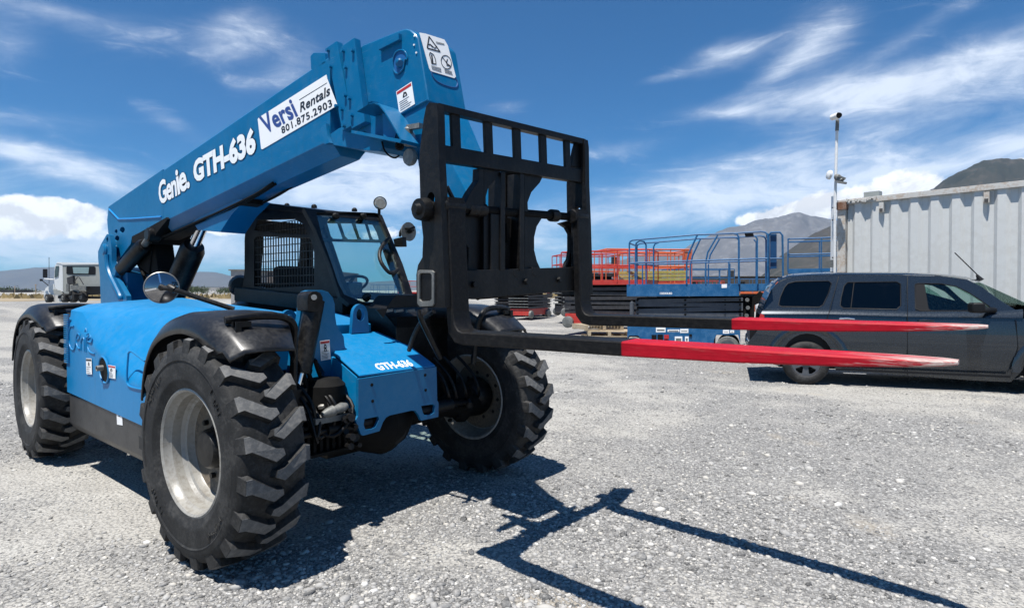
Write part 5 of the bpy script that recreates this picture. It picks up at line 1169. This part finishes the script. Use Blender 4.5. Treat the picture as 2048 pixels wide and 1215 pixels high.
# ================================================================== scissor lifts
ab_ = lambda a, b: (1140+a/3.7926, 420+b/3.7926)
LG0, LG1 = S(1270, 693, Z=0), S(1455, 699, Z=0); ldir = (LG1-LG0).normalized(); ln_ = Vector((-ldir.y, ldir.x, 0)); ln_ = ln_ if ln_.dot(FW) > 0 else -ln_
def big_lift():
    r = empty('scissor_lift', tuple(LG0)); tag(r, 'large blue scissor lift with long railed platform, nearest of the lifts', 'scissor lift', 'scissor lifts parked in the yard')
    def L3(a, b, off=0.0): return SP(*ab_(a, b), LG0+ln_*off, ln_)-LG0
    T = lambda pts, rr_=.022, off=0, n='rail_tube', mt=LBLUE, cl=False: ob(n, MB().tube([L3(a, b, off) if off == 0 else L3(a, b)+ln_*off for a, b in pts], rr_, 8, 0, cl), mt, r)
    for off in (0, 1.25):
        T([(450, 560), (450, 255), (456, 238), (475, 228), (960, 186), (1240, 177), (1268, 184), (1280, 205), (1280, 560)], off=off)
        T([(450, 402), (900, 385), (1500, 366)], off=off)
        for x in (495, 1030): T([(x, 560), (x, 395)], .02, off=off, n='rail_post')
        T([(965, 190), (900, 330), (885, 400), (885, 560)], .024, off=off, n='rail_post')
        T([(1120, 190), (1045, 320), (1030, 390)], .022, off=off, n='rail_post')
        T([(1205, 390), (1205, 560)], .018, off=off, n='rail_post')
        T([(1250, 176), (1450, 163), (1485, 170), (1500, 195), (1500, 610)], .022, off=off)
        T([(1400, 195), (1420, 215), (1420, 560)], .02, off=off, n='rail_post')
    T([(575, 560), (575, 265), (560, 238), (525, 232), (500, 250), (495, 300), (495, 395)], .022, off=.05)
    T([(610, 560), (610, 270), (620, 245), (650, 232)], .022, off=.6)
    for x in (450, 1500):
        a, b = L3(x, 250 if x < 900 else 180), L3(x, 400 if x < 900 else 370)
        for p in (a, b): ob('end_rail', MB().tube([p, p+ln_*1.25], .022, 8), LBLUE, r)
    dk = MB(); p0, p1, p2, p3 = L3(430, 562), L3(1282, 558), L3(1282, 652), L3(430, 654); dk.plate([[p0, p1, p2, p3]], ln_*1.28); dko = ob('platform_deck', dk, LBLUE, r, bevel=.008)
    up = Vector((0, 0, 1)); q0, q1, q2 = L3(682, 640), L3(775, 640), L3(682, 622); text_on('serial_lettering', '1004440', q0, q1, q2, LETW, dko, -ln_*.004, bold=.02)
    ob('sticker', MB().plate([[L3(1150, 590), L3(1190, 588), L3(1190, 560), L3(1150, 562)]], -ln_*.003), WHITE, dko, smooth=False)
    ob('extension_deck', MB().plate([[L3(1284, 560)+ln_*.1, L3(1560, 556)+ln_*.1, L3(1560, 610)+ln_*.1, L3(1284, 612)+ln_*.1]], ln_*1.05), LBLUE, r, bevel=.006)
    T([(1510, 600), (1510, 185), (1525, 165), (1595, 163), (1615, 185), (1620, 500)], .024, off=.2, n='end_rail')
    T([(1510, 365), (1620, 362)], .018, off=.2, n='end_rail')
    ob('control_box', MB().plate([[L3(1522, 172), L3(1572, 172), L3(1572, 440), L3(1522, 445)]], ln_*.2), mat('control_box_blue', (.006, .05, .14), .4), r, bevel=.01).location = tuple(ln_*.25)
    ob('control_pad', MB().plate([[L3(1325, 178), L3(1390, 175), L3(1395, 195), L3(1330, 200)]], ln_*.1), DARK, r)
    for k in range(4):
        y0 = 662+k*37; a, b, c_, d_ = L3(490, y0+14), L3(1312, y0-(6 if k else 0)), L3(1312, y0+28), L3(490, y0+46)
        if k % 2: a, b, c_, d_ = L3(490, y0+2), L3(1312, y0+6), L3(1312, y0+38), L3(490, y0+34)
        for o_, nm in ((.16, 'scissor_arm'), (.98, 'scissor_arm')): am = ob(nm, MB().plate([[p+ln_*o_ for p in (a, b, c_, d_)]], ln_*.07), ARMG, r, bevel=.006)
        for x in (505, 870, 1175, 1290): c = L3(x, y0+20)+ln_*.15; ob('arm_pin', MB().cyl(c, c-ln_*.03, .028 if x != 1175 else .015, n=10), DARK, r)
    ob('arm_core', MB().plate([[L3(495, 665)+ln_*.26, L3(1400, 650)+ln_*.26, L3(1400, 850)+ln_*.26, L3(495, 850)+ln_*.26]], ln_*.7), DARK, r)
    for a, b in ((1345, 680), (1350, 740), (1340, 800), (1400, 690)): c = L3(a, b)+ln_*.1; ob('arm_end', MB().lathe(c, c+ln_*.2, [(0, .05), (1, .05)], 12), GREYM, r)
    ob('folded_cover', MB().plate([[L3(1385, 660), L3(1440, 615), L3(1470, 630), L3(1450, 700), L3(1400, 720), L3(1395, 860), L3(1370, 860)]], ln_*.15), DARK, r)
    chs = MB(); chs.plate([[L3(435, 850), L3(1290, 850), L3(1290, 1085), L3(1100, 1085), L3(1090, 980), L3(1100, 945), L3(1260, 940), L3(1270, 850), L3(435, 850)][:3]+[L3(1290, 1000), L3(1275, 945), L3(1110, 945), L3(1090, 985), L3(1085, 1085), L3(580, 1085), L3(555, 990), L3(515, 950), L3(450, 950), L3(435, 970)]], ln_*1.2); co = ob('chassis', chs, LBLUE, r, bevel=.008)
    for a0, b0, a1, b1 in ((652, 890, 725, 925), (740, 905, 830, 922), (835, 900, 898, 930), (795, 957, 852, 1003), (872, 957, 900, 1002), (1160, 908, 1208, 935), (1215, 910, 1245, 930)):
        ob('sticker', MB().plate([[L3(a0, b1), L3(a1, b1), L3(a1, b0), L3(a0, b0)]], -ln_*.004), WHITE, co, smooth=False)
        ob('sticker_print', MB().plate([[L3(a0+8, b1-10)-ln_*.004, L3(a1-8, b1-10)-ln_*.004, L3(a1-8, b0+14)-ln_*.004, L3(a0+8, b0+14)-ln_*.004]], -ln_*.002), GREYM, co, smooth=False)
    for a0, b0, a1, b1, m_ in ((620, 945, 655, 980, DARK), (665, 942, 705, 985, DARK), (715, 945, 750, 975, REDINK), (715, 975, 740, 1005, DARK), (905, 940, 925, 960, DARK)):
        ob('ground_control', MB().plate([[L3(a0, b1), L3(a1, b1), L3(a1, b0), L3(a0, b0)]], -ln_*.02), m_, co)
    for x in (490, 1195):
        for off in (-.02, 1.0): c = L3(x, 1040)+ln_*off; w = ob('wheel', MB().lathe(c, c+ln_*.24, [(0, .22), (.02, .27), (.1, .285), (.9, .285), (1, .25)], 28), GREYM, r); ob('wheel_disc', MB().lathe(c-ln_*.005, c+ln_*.02, [(0, .19), (1, .19)], 24), ARMG, w)
    ob('beacon', MB().lathe(L3(470, 800)-ln_*.0, L3(470, 690)-ln_*.0, [(0, .06), (.9, .06), (.92, .035), (1, .03)], 12), ARMG, r)
    return r
big_lift()

def lift(px0, ground, D, Wm, Lm, zd, ang, rail, deckm, label, arms=5, rails=1.1, name='scissor_lift', orange_extra=False):
    """generic slab lift: local x along its length (pointing at 'ang' from the image plane), origin at a ground corner"""
    o = SD(px0, ground, D); z0 = o.z; d = (_rt*math.cos(R(ang))+fh*math.sin(R(ang))).normalized(); r = empty(name, (o.x, o.y, z0), math.atan2(d.y, d.x))
    tag(r, label, 'scissor lift', 'scissor lifts parked in the yard')
    ob('chassis', MB().box((Lm/2, Wm/2, .32), (Lm*.92, Wm*.92, .34)), deckm, r, bevel=.01)
    for x in (.25, Lm-.25):
        for y in (.0, Wm): ob('wheel', MB().lathe((x, y-.07, .2), (x, y+.07, .2), [(0, .17), (.1, .2), (.9, .2), (1, .17)], 18), GREYM, r)
    for k in range(arms):
        z = .54+(zd-.62)*k/arms
        for y in (.08, Wm-.14): ob('scissor_arm', MB().bar((.1, y+.03*(k % 2), z+(.03 if k % 2 else 0)), (Lm-.1, y+.03*(k % 2), z+(0 if k % 2 else .03)), .05, (zd-.62)/arms*.72), ARMD, r)
        ob('arm_bracket', MB().box((.06, Wm/2, z+.04), (.06, Wm*.9, .04)), GREYM, r); ob('arm_bracket', MB().box((Lm-.06, Wm/2, z+.04), (.06, Wm*.9, .04)), GREYM, r)
    ob('arm_core', MB().box((Lm/2, Wm/2, (zd+.45)/2), (Lm*.86, Wm*.5, zd-.5)), DARK, r)
    ob('platform_deck', MB().box((Lm/2, Wm/2, zd), (Lm, Wm, .16)), deckm, r, bevel=.008)
    zt = zd+rails; h = .05; tr = .03 if rail is ORANGE else .024
    for z in (zt, zd+rails*.52):
        c = [(0+h, 0), (Lm-h, 0), (Lm, h), (Lm, Wm-h), (Lm-h, Wm), (h, Wm), (0, Wm-h), (0, h)]
        ob('rail_tube', MB().tube([(x, y, z) for x, y in c], tr, 6, 0, True), rail, r)
    nx = max(2, int(Lm/.8))
    for i in range(nx+1):
        for y in (0, Wm): ob('rail_post', MB().cyl((Lm*i/nx, y, zd), (Lm*i/nx, y, zt), .02, n=6), rail, r)
    for x in (0, Lm): ob('rail_post', MB().cyl((x, Wm*.4, zd), (x, Wm*.4, zt), .02, n=6), rail, r)
    ob('control_box', MB().box((Lm-.15, .1, zt-.25), (.25, .18, .35)), deckm, r)
    return r
GZ = lambda px, D: None
lift(1316, 655, 20.5, 1.4, 3.0, 1.55, 152, REDP, REDP, 'red scissor lift with dark arm stack, seen beyond the rear fork', 6, 1.05)
lift(1212, 645, 22.5, 1.6, 3.4, 1.42, 8, ORANGE, ORANGE, 'scissor lift with bright orange guard rails behind the large blue lift', 6, 1.35)
lift(1058, 637, 30.0, 1.25, 2.5, 1.35, 62, REDP, REDP, 'small scissor lift with a red end ladder, seen under the carriage', 5, 1.0)
lift(1160, 628, 36.0, 1.2, 2.6, 1.5, 20, ORANGE, REDP, 'far orange-railed scissor lift just right of the carriage', 5, 1.1)
lift(1575, 668, 19.5, 1.4, 2.9, 2.05, -25, LBLUE, LBLUE, 'blue scissor lift at the left edge of the white container', 7, 1.05)
lift(1300, 622, 44.0, 1.2, 2.6, 1.3, 15, LBLUE, LBLUE, 'distant blue scissor lift seen through the orange rails', 4, 1.1)
lift(1402, 621, 46.0, 1.2, 2.6, 1.2, 30, REDP, ORANGE, 'distant red-railed scissor lift seen through the blue platform rails', 4, 1.1)
lift(1480, 620, 48.0, 1.3, 2.9, 1.4, -10, LBLUE, ORANGE, 'distant lift with blue rails near the control box of the large lift', 4, 1.1)
lift(800, 615, 60.0, 1.4, 3.0, 1.5, 20, REDP, REDP, 'distant red scissor lift seen between the cab and the carriage', 4, 1.2)
lift(742, 615, 62.0, 1.4, 3.0, 1.3, -15, LBLUE, LBLUE, 'distant blue scissor lift seen through the cab windscreen', 4, 1.1)
lift(1120, 633, 27.0, 1.3, 2.8, 1.9, 12, REDP, ARMD, 'dark scissor lift with a thick arm stack just right of the small red lift', 8, .9)
lift(990, 634, 33.0, 1.4, 3.2, 1.15, 5, ARMD, ARMD, 'low dark lift at the left of the small red lift, under the carriage', 4, .5)
lift(1245, 640, 26.0, 1.4, 3.0, 1.7, 4, ORANGE, REDP, 'red-decked lift directly behind the left end of the large blue lift', 7, 1.2)
lift(1350, 636, 29.0, 1.4, 3.2, 1.5, 12, LBLUE, ARMD, 'dark-decked lift behind the middle of the large blue lift', 6, .9)
# long olive panels on the orange lift
op = SD(1238, 556, 21.5); oo = empty('panel_stack', tuple(op)); tag(oo, 'long olive yellow panels lying level behind the blue rails', 'panels')
for k in range(3): a = SD(1238, 546+k*7, 21.5)-op; b = SD(1371, 544+k*7, 21.0)-op; ob('panel', MB().bar(a, b, .5, .10), OLIVE, oo, bevel=.006)
# clutter: drums and crates among the far lifts
rr = random.Random(9)
cols = [(ORANGE, 'orange'), (LBLUE, 'blue'), (WHITE, 'white'), (GREYM, 'grey'), (REDP, 'red')]
place_ = ['left of the distant red-railed lift', 'behind the distant red-railed lift', 'between the two distant lifts', 'at the foot of the control box lift', 'near the large lift extension deck', 'beside the far blue rails', 'beyond the blue control box']
for i, (x, D, k) in enumerate(((1392, 40, 2), (1432, 38, 4), (1452, 41, 2), (1468, 39, 1), (1500, 37, 0), (1518, 40, 2), (1540, 42, 1))):
    p = SD(x, 590, D); z0 = float(gz(p.x, p.y)); h = .9+.9*rr.random()
    m = MB(); m.lathe((0, 0, 0), (0, 0, h*.6), [(0, .30), (.05, .32), (.5, .31), (.95, .32), (1, .28)], 14); o = ob('barrel', m, cols[k][0]); o.location = (p.x, p.y, z0); tag(o, f'small {cols[k][1]} barrel {place_[i]}', 'barrel', 'barrels among the far lifts')
    tp_ = ob('lid_tap', MB().cyl((0, .0, h*.6), (0, .0, h), .05, n=8), GREYM, o)

# pallets
WOODL = mat('pale_pallet_wood', (.42, .34, .23), .8, dirt=.5, dirt_col=(.22, .17, .12), var=.35, scale=3, bump=.4)
pp = SD(1174, 679, 17.5); pp.z = 0
def pallet(z, rz, lab, dx=0):
    r = empty('pallet', (pp.x+dx, pp.y, z), rz); tag(r, lab, 'pallet', 'wooden pallets stacked beside the blue lift')
    for k in range(5): ob('deck_board', MB().box((.62, .09+k*.21, .155), (1.25, .15, .025)), WOODL, r)
    for x in (.04, .62, 1.2): ob('stringer', MB().box((x, .5, .085), (.09, 1.0, .115)), WOODL, r)
    for y in (.05, .95): ob('bottom_board', MB().box((.62, y, .014), (1.25, .10, .025)), WOODL, r)
    return r
base_rz = math.atan2(_rt.y, _rt.x)
pallet(0.0, base_rz+.05, 'bottom wooden pallet of the low stack beside the blue lift'); pallet(.17, base_rz-.09, 'middle wooden pallet of the low stack beside the blue lift', .04); pallet(.34, base_rz+.30, 'top wooden pallet of the stack, slid askew', -.05)

# ================================================================== white truck
TD = 43.0
t3 = lambda a, b, D=TD: SD(a/6.4, 480+b/6.4, D)
tz0 = t3(900, 800).z; tb_ = t3(900, 800); trk = empty('truck', tuple(tb_)); tag(trk, 'white day cab tractor truck parked far off by the boom mast', 'truck')
def TM(pts, dep, D=TD): return MB().plate([[t3(a, b, D)-tb_ for a, b in l] for l in pts], fh*dep)
def to(n, m, mt, par=trk, **k): return ob(n, m, mt, par, **k)
to('cab', TM([[(795, 320), (830, 300), (1250, 302), (1285, 330), (1285, 690), (830, 690), (800, 660)]], 1.9), TRUCKG, bevel=.05)
sd = MB(); P0 = [(720, 296), (800, 296), (806, 500), (806, 665), (740, 640), (700, 610), (688, 490), (700, 330)]
sd.plate([[t3(a, b, TD-.02)-tb_ for a, b in P0]], fh*1.8); to('cab_side', sd, TRUCKW, bevel=.04)
to('roof', TM([[(715, 300), (730, 282), (1255, 290), (1262, 312), (800, 318), (780, 306)]], 1.9, TD-.05), TRUCKW, bevel=.02)
wv = to('rear_window', TM([[(850, 345), (860, 334), (1205, 336), (1220, 350), (1222, 430), (1205, 442), (865, 436), (848, 425)]], .03, TD-.03), TRIM, bevel=.01)
to('window_glass', TM([[(930, 345), (1140, 345), (1130, 428), (940, 425)]], .02, TD-.06), mat('far_glass', (.20, .27, .27), .1, var=.1), par=wv)
to('side_window', TM([[(712, 332), (752, 328), (742, 462), (697, 482), (700, 400)]], .02, TD-.06), mat('far_glass_dark', (.06, .08, .08), .1, var=.2))
to('bonnet', TM([[(558, 720), (560, 660), (585, 610), (640, 575), (690, 560), (700, 620), (800, 665), (810, 790), (640, 790), (630, 740), (600, 690), (575, 700), (562, 745)]], 1.6, TD+.3), TRUCKW, bevel=.04)
to('door_step', TM([[(680, 625), (760, 640), (800, 690), (760, 700), (690, 690)]], .3, TD-.1), TRUCKG)
for pts, w in (([(578, 370), (578, 480)], .30), ([(512, 510), (545, 510)], .16)):
    m = MB().bar(t3(*pts[0])-tb_, t3(*pts[1])-tb_, w, .08, up=FW); to('side_mirror', m, TRIM, bevel=.02)
to('mirror_bracket', MB().tube([t3(570, 495)-tb_, t3(690, 505)-tb_], .05, 6), TRUCKW); to('mirror_bracket', MB().tube([t3(545, 520)-tb_, t3(620, 580)-tb_], .03, 6), TRIM)
to('aerial', MB().cyl(t3(628, 220)-tb_, t3(628, 560)-tb_, .018, n=6), TRIM)
for a, b, rr_ in ((592, 755, .30), (800, 775, .32), (905, 775, .42), (1030, 770, .42)):
    c = t3(a, b, TD-.15)-tb_; c.z = rr_+.02; u = (fh*.85+_rt*.5).normalized(); w = to('wheel', MB().lathe(c, c+u*.35, [(0, rr_*.85), (.05, rr_), (.9, rr_), (1, rr_*.9)], 24), RUBBER); to('wheel_disc', MB().lathe(c-u*.02, c+u*.03, [(0, rr_*.5), (1, rr_*.55)], 16), GREYM, par=w)
to('mudguard', MB().tube([t3(a, b, TD-.2)-tb_ for a, b in ((820, 740), (850, 705), (950, 692), (1080, 700), (1110, 740))], .07, 6, 3), TRIM)
to('chassis_rail', TM([[(740, 710), (1290, 725), (1290, 750), (740, 745)]], .8), TRIM)
to('equipment_rack', TM([[(1080, 590), (1285, 590), (1285, 690), (1120, 700), (1100, 640)]], .6, TD-.3), TRIM); to('air_tank', TM([[(850, 480), (930, 450), (940, 560), (860, 570)]], .25, TD-.4), ARMD, bevel=.05)
to('service_lines', MB().tube([t3(a, b, TD-.35)-tb_ for a, b in ((940, 580), (960, 520), (1000, 470), (1030, 500), (1070, 570))], .03, 6, 4), ARMD)
to('catwalk', MB().bar(t3(910, 605, TD-.5)-tb_, t3(1105, 615, TD-.5)-tb_, .12, .3), GREYM); to('exhaust_bracket', MB().bar(t3(870, 560, TD-.4)-tb_, t3(870, 660, TD-.4)-tb_, .20, .1), GREYM)
# flatbed trailer side seen between mast and mirror
fb_ = SD(258, 592, 40); fbo = empty('flatbed_trailer', tuple(SD(258, 606, 40))); tag(fbo, 'dark flatbed trailer seen between the boom mast and the round mirror', 'trailer'); bs = Vector(fbo.location)
ob('deck', MB().plate([[SD(a, b, 40)-bs for a, b in ((225, 571), (286, 571), (290, 592), (225, 596))]], fh*2.2), ARMD, fbo); ob('side_rail', MB().bar(SD(225, 571, 39.9)-bs, SD(288, 571, 39.9)-bs, .1, .12), GREYM, fbo)
for x in (236, 262): c = SD(x, 598, 40.2)-bs; ob('wheel', MB().lathe(c, c+fh*.3, [(0, .3), (1, .3)], 14), RUBBER, fbo)

# ================================================================== far yard: long store building, vans, sheds, trees, poles
def far_box(name, x0, x1, ytop, D, dep, mt, lab, cat, roof=None, doors=0, ybot=None):
    a, b = SD(x0, 600, D), SD(x1, 600, D); z0 = float(gz(a.x, a.y))-.05; zt_ = SD(x0, ytop, D).z; r = empty(name, (a.x, a.y, z0), base_rz); w = (b-a).length; h = zt_-z0
    tag(r, lab, cat)
    ob('wall', MB().box((w/2, dep/2, h/2), (w, dep, h)), mt, r, smooth=False); ob('roof', MB().box((w/2, dep/2, h+.04), (w+.2, dep+.2, .08)), roof or GREYM, r)
    for k in range(doors): x = w*(k+.5)/doors; ob('door', MB().box((x, -.02, h*.38), (w/doors*.45, .06, h*.72)), FARDRK if k % 3 else TRIM, r)
    return r
far_box('storage_building', 492, 656, 543, 42, 8, mat('brown_metal_wall', (.10, .085, .08), .7, var=.3, scale=.5), 'long dark brown storage building seen through the cab screen', 'building', doors=7)
far_box('trailer_box', 462, 494, 541, 36, 3, FARBLD, 'weathered grey box trailer at the rear edge of the cab', 'trailer', doors=1)
far_box('warehouse', 360, 440, 574, 420, 30, FARBLD, 'long pale warehouse on the horizon right of the mirror', 'building')
far_box('warehouse', 56, 84, 584, 430, 30, FARBLD, 'low pale warehouse on the horizon beside the truck', 'building')
far_box('warehouse', 640, 700, 577, 300, 20, TANW, 'tan warehouse seen through the lower windscreen', 'building')
far_box('warehouse', 1120, 1180, 566, 260, 20, FARBLD, 'pale warehouse seen past the carriage behind the red rails', 'building')
far_box('store_shed', 2, 26, 580, 190, 8, FARDRK, 'dark low shed at the left edge of the horizon', 'shed')
far_box('store_shed', 30, 56, 584, 200, 8, FARDRK, 'dark low shed just left of the truck aerial', 'shed')
far_box('container_row', 1280, 1560, 553, 90, 5, FARDRK, 'dark row of stored equipment beyond the far lifts', 'container row', doors=9)
van_places = ['at the left end of the brown building', 'under the middle of the brown building', 'at the right end of the brown building']
for i, (x, D, mt, cn_) in enumerate(((520, 36, TRUCKW, 'white'), (560, 37, FARBLD, 'silver'), (600, 36, TRUCKW, 'white'))):
    a = SD(x, 600, D); z0 = float(gz(a.x, a.y)); r = empty('parked_van', (a.x, a.y, z0), base_rz+.3); tag(r, f'{cn_} parked pickup {van_places[i]}', 'pickup', 'pickups parked by the brown building')
    ob('body', MB().loft([[Vector((p, y, q)) for p, q in ((0, .35), (0, .95), (.1, 1.0), (1.1, 1.05), (1.35, 1.0), (1.35, .35))] for y in (0, .8)]), mt, r, bevel=.03)
    ob('cab', MB().loft([[Vector((p, y, q)) for p, q in ((.35, 1.0), (.5, 1.38), (1.0, 1.38), (1.2, 1.0))] for y in (.05, .75)]), TRIM, r)
    for xx in (.25, 1.1): ob('wheel', MB().lathe((xx, -.02, .2), (xx, .12, .2), [(0, .18), (.2, .2), (1, .2)], 14), RUBBER, r)

LEAF = mat('far_foliage', (.045, .065, .030), .9, var=.5, scale=2); BARK = mat('bark', (.09, .07, .05), .9)
def leafy(name, x, ytop, D, w, lab, seed):
    rr = random.Random(seed); a = SD(x, 600, D); z0 = float(gz(a.x, a.y)); h = SD(x, ytop, D).z-z0; r = empty(name, (a.x, a.y, z0)); tag(r, lab, 'tree', 'far trees along the edge of the yard')
    ob('trunk', MB().lathe((0, 0, 0), (0, 0, h*.6), [(0, .03*h), (1, .012*h)], 8), BARK, r)
    m = MB()
    for c in range(26):
        q = rr.random()*6.283; rad = w*.5*math.sqrt(rr.random()); c0 = Vector((math.cos(q)*rad, math.sin(q)*rad, h*(.30+.62*rr.random()*(1-.5*(rad/(w*.5))**2))))
        for k in range(34):
            p = c0+Vector((rr.gauss(0, 1), rr.gauss(0, 1), rr.gauss(0, .7)))*w*.085; s = w*.035*(.6+rr.random()); u = Vector((rr.gauss(0, 1), rr.gauss(0, 1), rr.gauss(0, 1))).normalized(); v = u.orthogonal().normalized()
            m.add([p-u*s, p+v*s*.6, p+u*s], [(0, 1, 2)])
    ob('crown', m, LEAF, r, smooth=False)
for i, (x, y, D, w, lab) in enumerate(((378, 570, 150, 5, 'low dark tree right of the large lift cylinder'), (396, 574, 155, 6, 'second low tree right of the large lift cylinder'), (455, 576, 150, 5, 'tree just left of the grey box trailer'), (1118, 570, 160, 6, 'tree seen under the carriage at the horizon'),
        (6, 578, 210, 9, 'dark tree at the far left end of the horizon'), (46, 583, 215, 8, 'dark tree between the two low sheds'), (660, 572, 180, 7, 'tree seen at the left foot of the windscreen'))): leafy('far_tree', x, y, D, w, lab, i+3)
# dry grass verge at the far edge of the gravel
def verge():
    m = MB(); rr = random.Random(2)
    for i in range(2600):
        A = R(-42+84*rr.random()); D = 74+26*rr.random(); p = Vector((CAM.x+D*math.cos(YAW-A)/math.cos(A)*1.0, CAM.y+D*math.sin(YAW-A)/math.cos(A), 0)); p.z = float(gz(p.x, p.y))
        h = .25+.5*rr.random(); w = .10+.35*rr.random(); q = rr.random()*3.14; d = Vector((math.cos(q), math.sin(q), 0))*w
        m.add([p-d, p+d, p+d*.3+Vector((0, 0, h)), p-d*.4+Vector((0, 0, h*.8))], [(0, 1, 2, 3)])
    return m
tag(ob('dry_grass', verge(), mat('dry_grass_straw', (.30, .23, .11), .9, var=.3, scale=.3), smooth=False), 'strip of dry straw grass along the far edge of the gravel', 'grass', kind='stuff')
def drygrass_strip():
    na = 200; vs = []; fs = []
    for i in range(na+1):
        A = R(-60+120*i/na)
        for D in (76+3*math.sin(i*.7), 150, 1200):
            x, y = CAM.x+D*math.cos(YAW-A), CAM.y+D*math.sin(YAW-A); vs.append((x, y, float(gz(x, y))+.012))
    for i in range(na):
        for k in (0, 1): fs.append((i*3+k, i*3+k+1, i*3+k+4, i*3+k+3))
    me = bpy.data.meshes.new('dry_field'); me.from_pydata(vs, [], fs); o = ob('dry_field', me, mat('dry_field_soil', (.25, .20, .13), .95, var=.35, scale=.06), smooth=False); tag(o, 'tan dry field beyond the gravel', kind='structure')
drygrass_strip()
for i, (x, yt, D) in enumerate(((72, 568, 160), (30, 572, 190))):
    a = SD(x, 600, D); z0 = float(gz(a.x, a.y)); o = ob('utility_pole', MB().cyl((0, 0, 0), (0, 0, SD(x, yt, D).z-z0), .12, .09, 8), WOOD); ob('crossarm', MB().box((0, 0, (SD(x, yt, D).z-z0)*.93), (2.0, .15, .12)), WOOD, o); o.location = (a.x, a.y, z0); tag(o, 'thin utility pole %s' % ('just left of the truck cab' if i == 0 else 'above the low dark sheds'), 'utility pole', 'far utility poles')

# ================================================================== mountains
def mt_mat(name, c1, c2, c3):
    m = bpy.data.materials.new(name); m.use_nodes = True; t = NT(m.node_tree)
    b = t.n('ShaderNodeBsdfPrincipled'); t.n('ShaderNodeOutputMaterial', i_0=b.outputs[0]); tc = t.n('ShaderNodeTexCoord'); co = tc.outputs['Object']
    n1 = t.noise(co, .0022, 9, .65); n2 = t.noise(co, .012, 8, .65)
    c = t.mix(t.maprange(n1, .38, .62, 0, 1), (*c1, 1), (*c2, 1)); c = t.mix(t.maprange(n2, .50, .70, 0, .8), c, (*c3, 1)); t.put(b.inputs['Base Color'], c); b.inputs['Roughness'].default_value = 1; b.inputs['Specular IOR Level'].default_value = 0
    return m
def ridge(name, pts, D, depth, mt, seed, rough=.10, lab=None):
    xs = [p[0] for p in pts]; n = int((xs[-1]-xs[0])/5); rows = 60; vs = []; fs = []
    for r_ in range(rows):
        t = r_/(rows-1); dd = D-depth*.72+depth*t   # crest at t=.72
        hgt = math.sin(min(t/.72, 1)*math.pi/2)**1.15 if t <= .72 else 1-((t-.72)/.28)**1.6
        for i in range(n+1):
            x = xs[0]+(xs[-1]-xs[0])*i/n; y = np.interp(x, xs, [p[1] for p in pts]); cr = SD(x, y, D); g = SD(x, CY_PX, D); Hc = cr.z
            p = SD(x, 590, D); base = SD(x, 590, dd)
            wp = Vector((base.x, base.y, 0))/(D*.085)+Vector((seed, 0, 0)); nz = mnoise.ridged_multi_fractal(wp, .9, 2.1, 7, 1.0, 2.0)-1.0
            Hc += Hc*.018*mnoise.noise(Vector((x*.035, seed, 0)))+Hc*.010*mnoise.noise(Vector((x*.12, seed, 5)))
            h = Hc*(hgt+rough*nz*math.sin(math.pi*min(1, t/.72))**.8)*dd/D if t < .72 else Hc*hgt
            h = min(h, CAM.z+(Hc-CAM.z)*dd/D*(.996 if t < .71 else 1)) if t < .72 else h
            vs.append((base.x, base.y, max(h, -5)+0))
    for r_ in range(rows-1):
        for i in range(n): a = r_*(n+1)+i; fs.append((a, a+1, a+n+2, a+n+1))
    me = bpy.data.meshes.new(name); me.from_pydata(vs, [], fs); me.polygons.foreach_set('use_smooth', [True]*len(me.polygons)); o = ob(name, me, mt, smooth=False); tag(o, lab, kind='structure'); return o
MG = mt_mat('hazed_rock_slope', (.10, .10, .105), (.13, .125, .125), (.19, .185, .185)); MG2 = mt_mat('scrub_slope', (.032, .034, .026), (.055, .048, .038), (.09, .076, .062)); MG3 = mt_mat('far_hill', (.085, .087, .09), (.10, .10, .10), (.10, .10, .10))  # MG greys paled and evened, part of the haze put into their colour
ridge('hills', [(-700, 560), (-400, 548), (-200, 540), (-80, 546), (0, 542), (69, 535), (140, 533), (220, 540), (300, 556), (360, 550), (400, 543), (432, 544), (480, 556), (560, 566), (640, 560), (700, 566), (800, 560), (880, 562), (960, 560), (1020, 566), (1080, 548), (1130, 528), (1180, 534), (1240, 520), (1320, 500), (1400, 520)], 7500, 2500, MG3, 4, .06, 'low blue hills along the far horizon')
ridge('mountain', [(1180, 582), (1260, 560), (1330, 520), (1380, 490), (1430, 465), (1455, 455), (1490, 450), (1510, 440), (1545, 436), (1575, 429), (1600, 425), (1625, 432), (1650, 436), (1700, 450), (1760, 440), (1850, 470), (2000, 520), (2200, 560)], 5600, 2300, MG, 11, .16, 'grey rocky mountain behind the scissor lifts')
ridge('foothill', [(1480, 585), (1530, 545), (1560, 512), (1590, 492), (1620, 470), (1660, 452), (1740, 430), (1830, 395), (1865, 376), (1880, 364), (1905, 350), (1935, 335), (1965, 322), (1995, 317), (2015, 317), (2048, 322), (2150, 350), (2400, 420), (2700, 500)], 2900, 1300, MG2, 23, .13, 'dark brown-green mountain rising over the container roof')
# ================================================================== air
def haze():
    zt_ = 790.0; m = MB().box((CAM.x, CAM.y, zt_/2-30), (24000, 24000, zt_+20)); mt = bpy.data.materials.new('pale_air'); mt.use_nodes = True; t = NT(mt.node_tree)
    v = t.n('ShaderNodeVolumePrincipled'); v.inputs['Color'].default_value = (.45, .70, 1, 1); v.inputs['Density'].default_value = 5.0e-5; v.inputs['Anisotropy'].default_value = 0.2
    o = t.n('ShaderNodeOutputMaterial'); t.put(o.inputs['Volume'], v.outputs[0]); h = ob('haze', m, mt, smooth=False); tag(h, 'pale blue summer haze over the distance', kind='stuff')
haze()
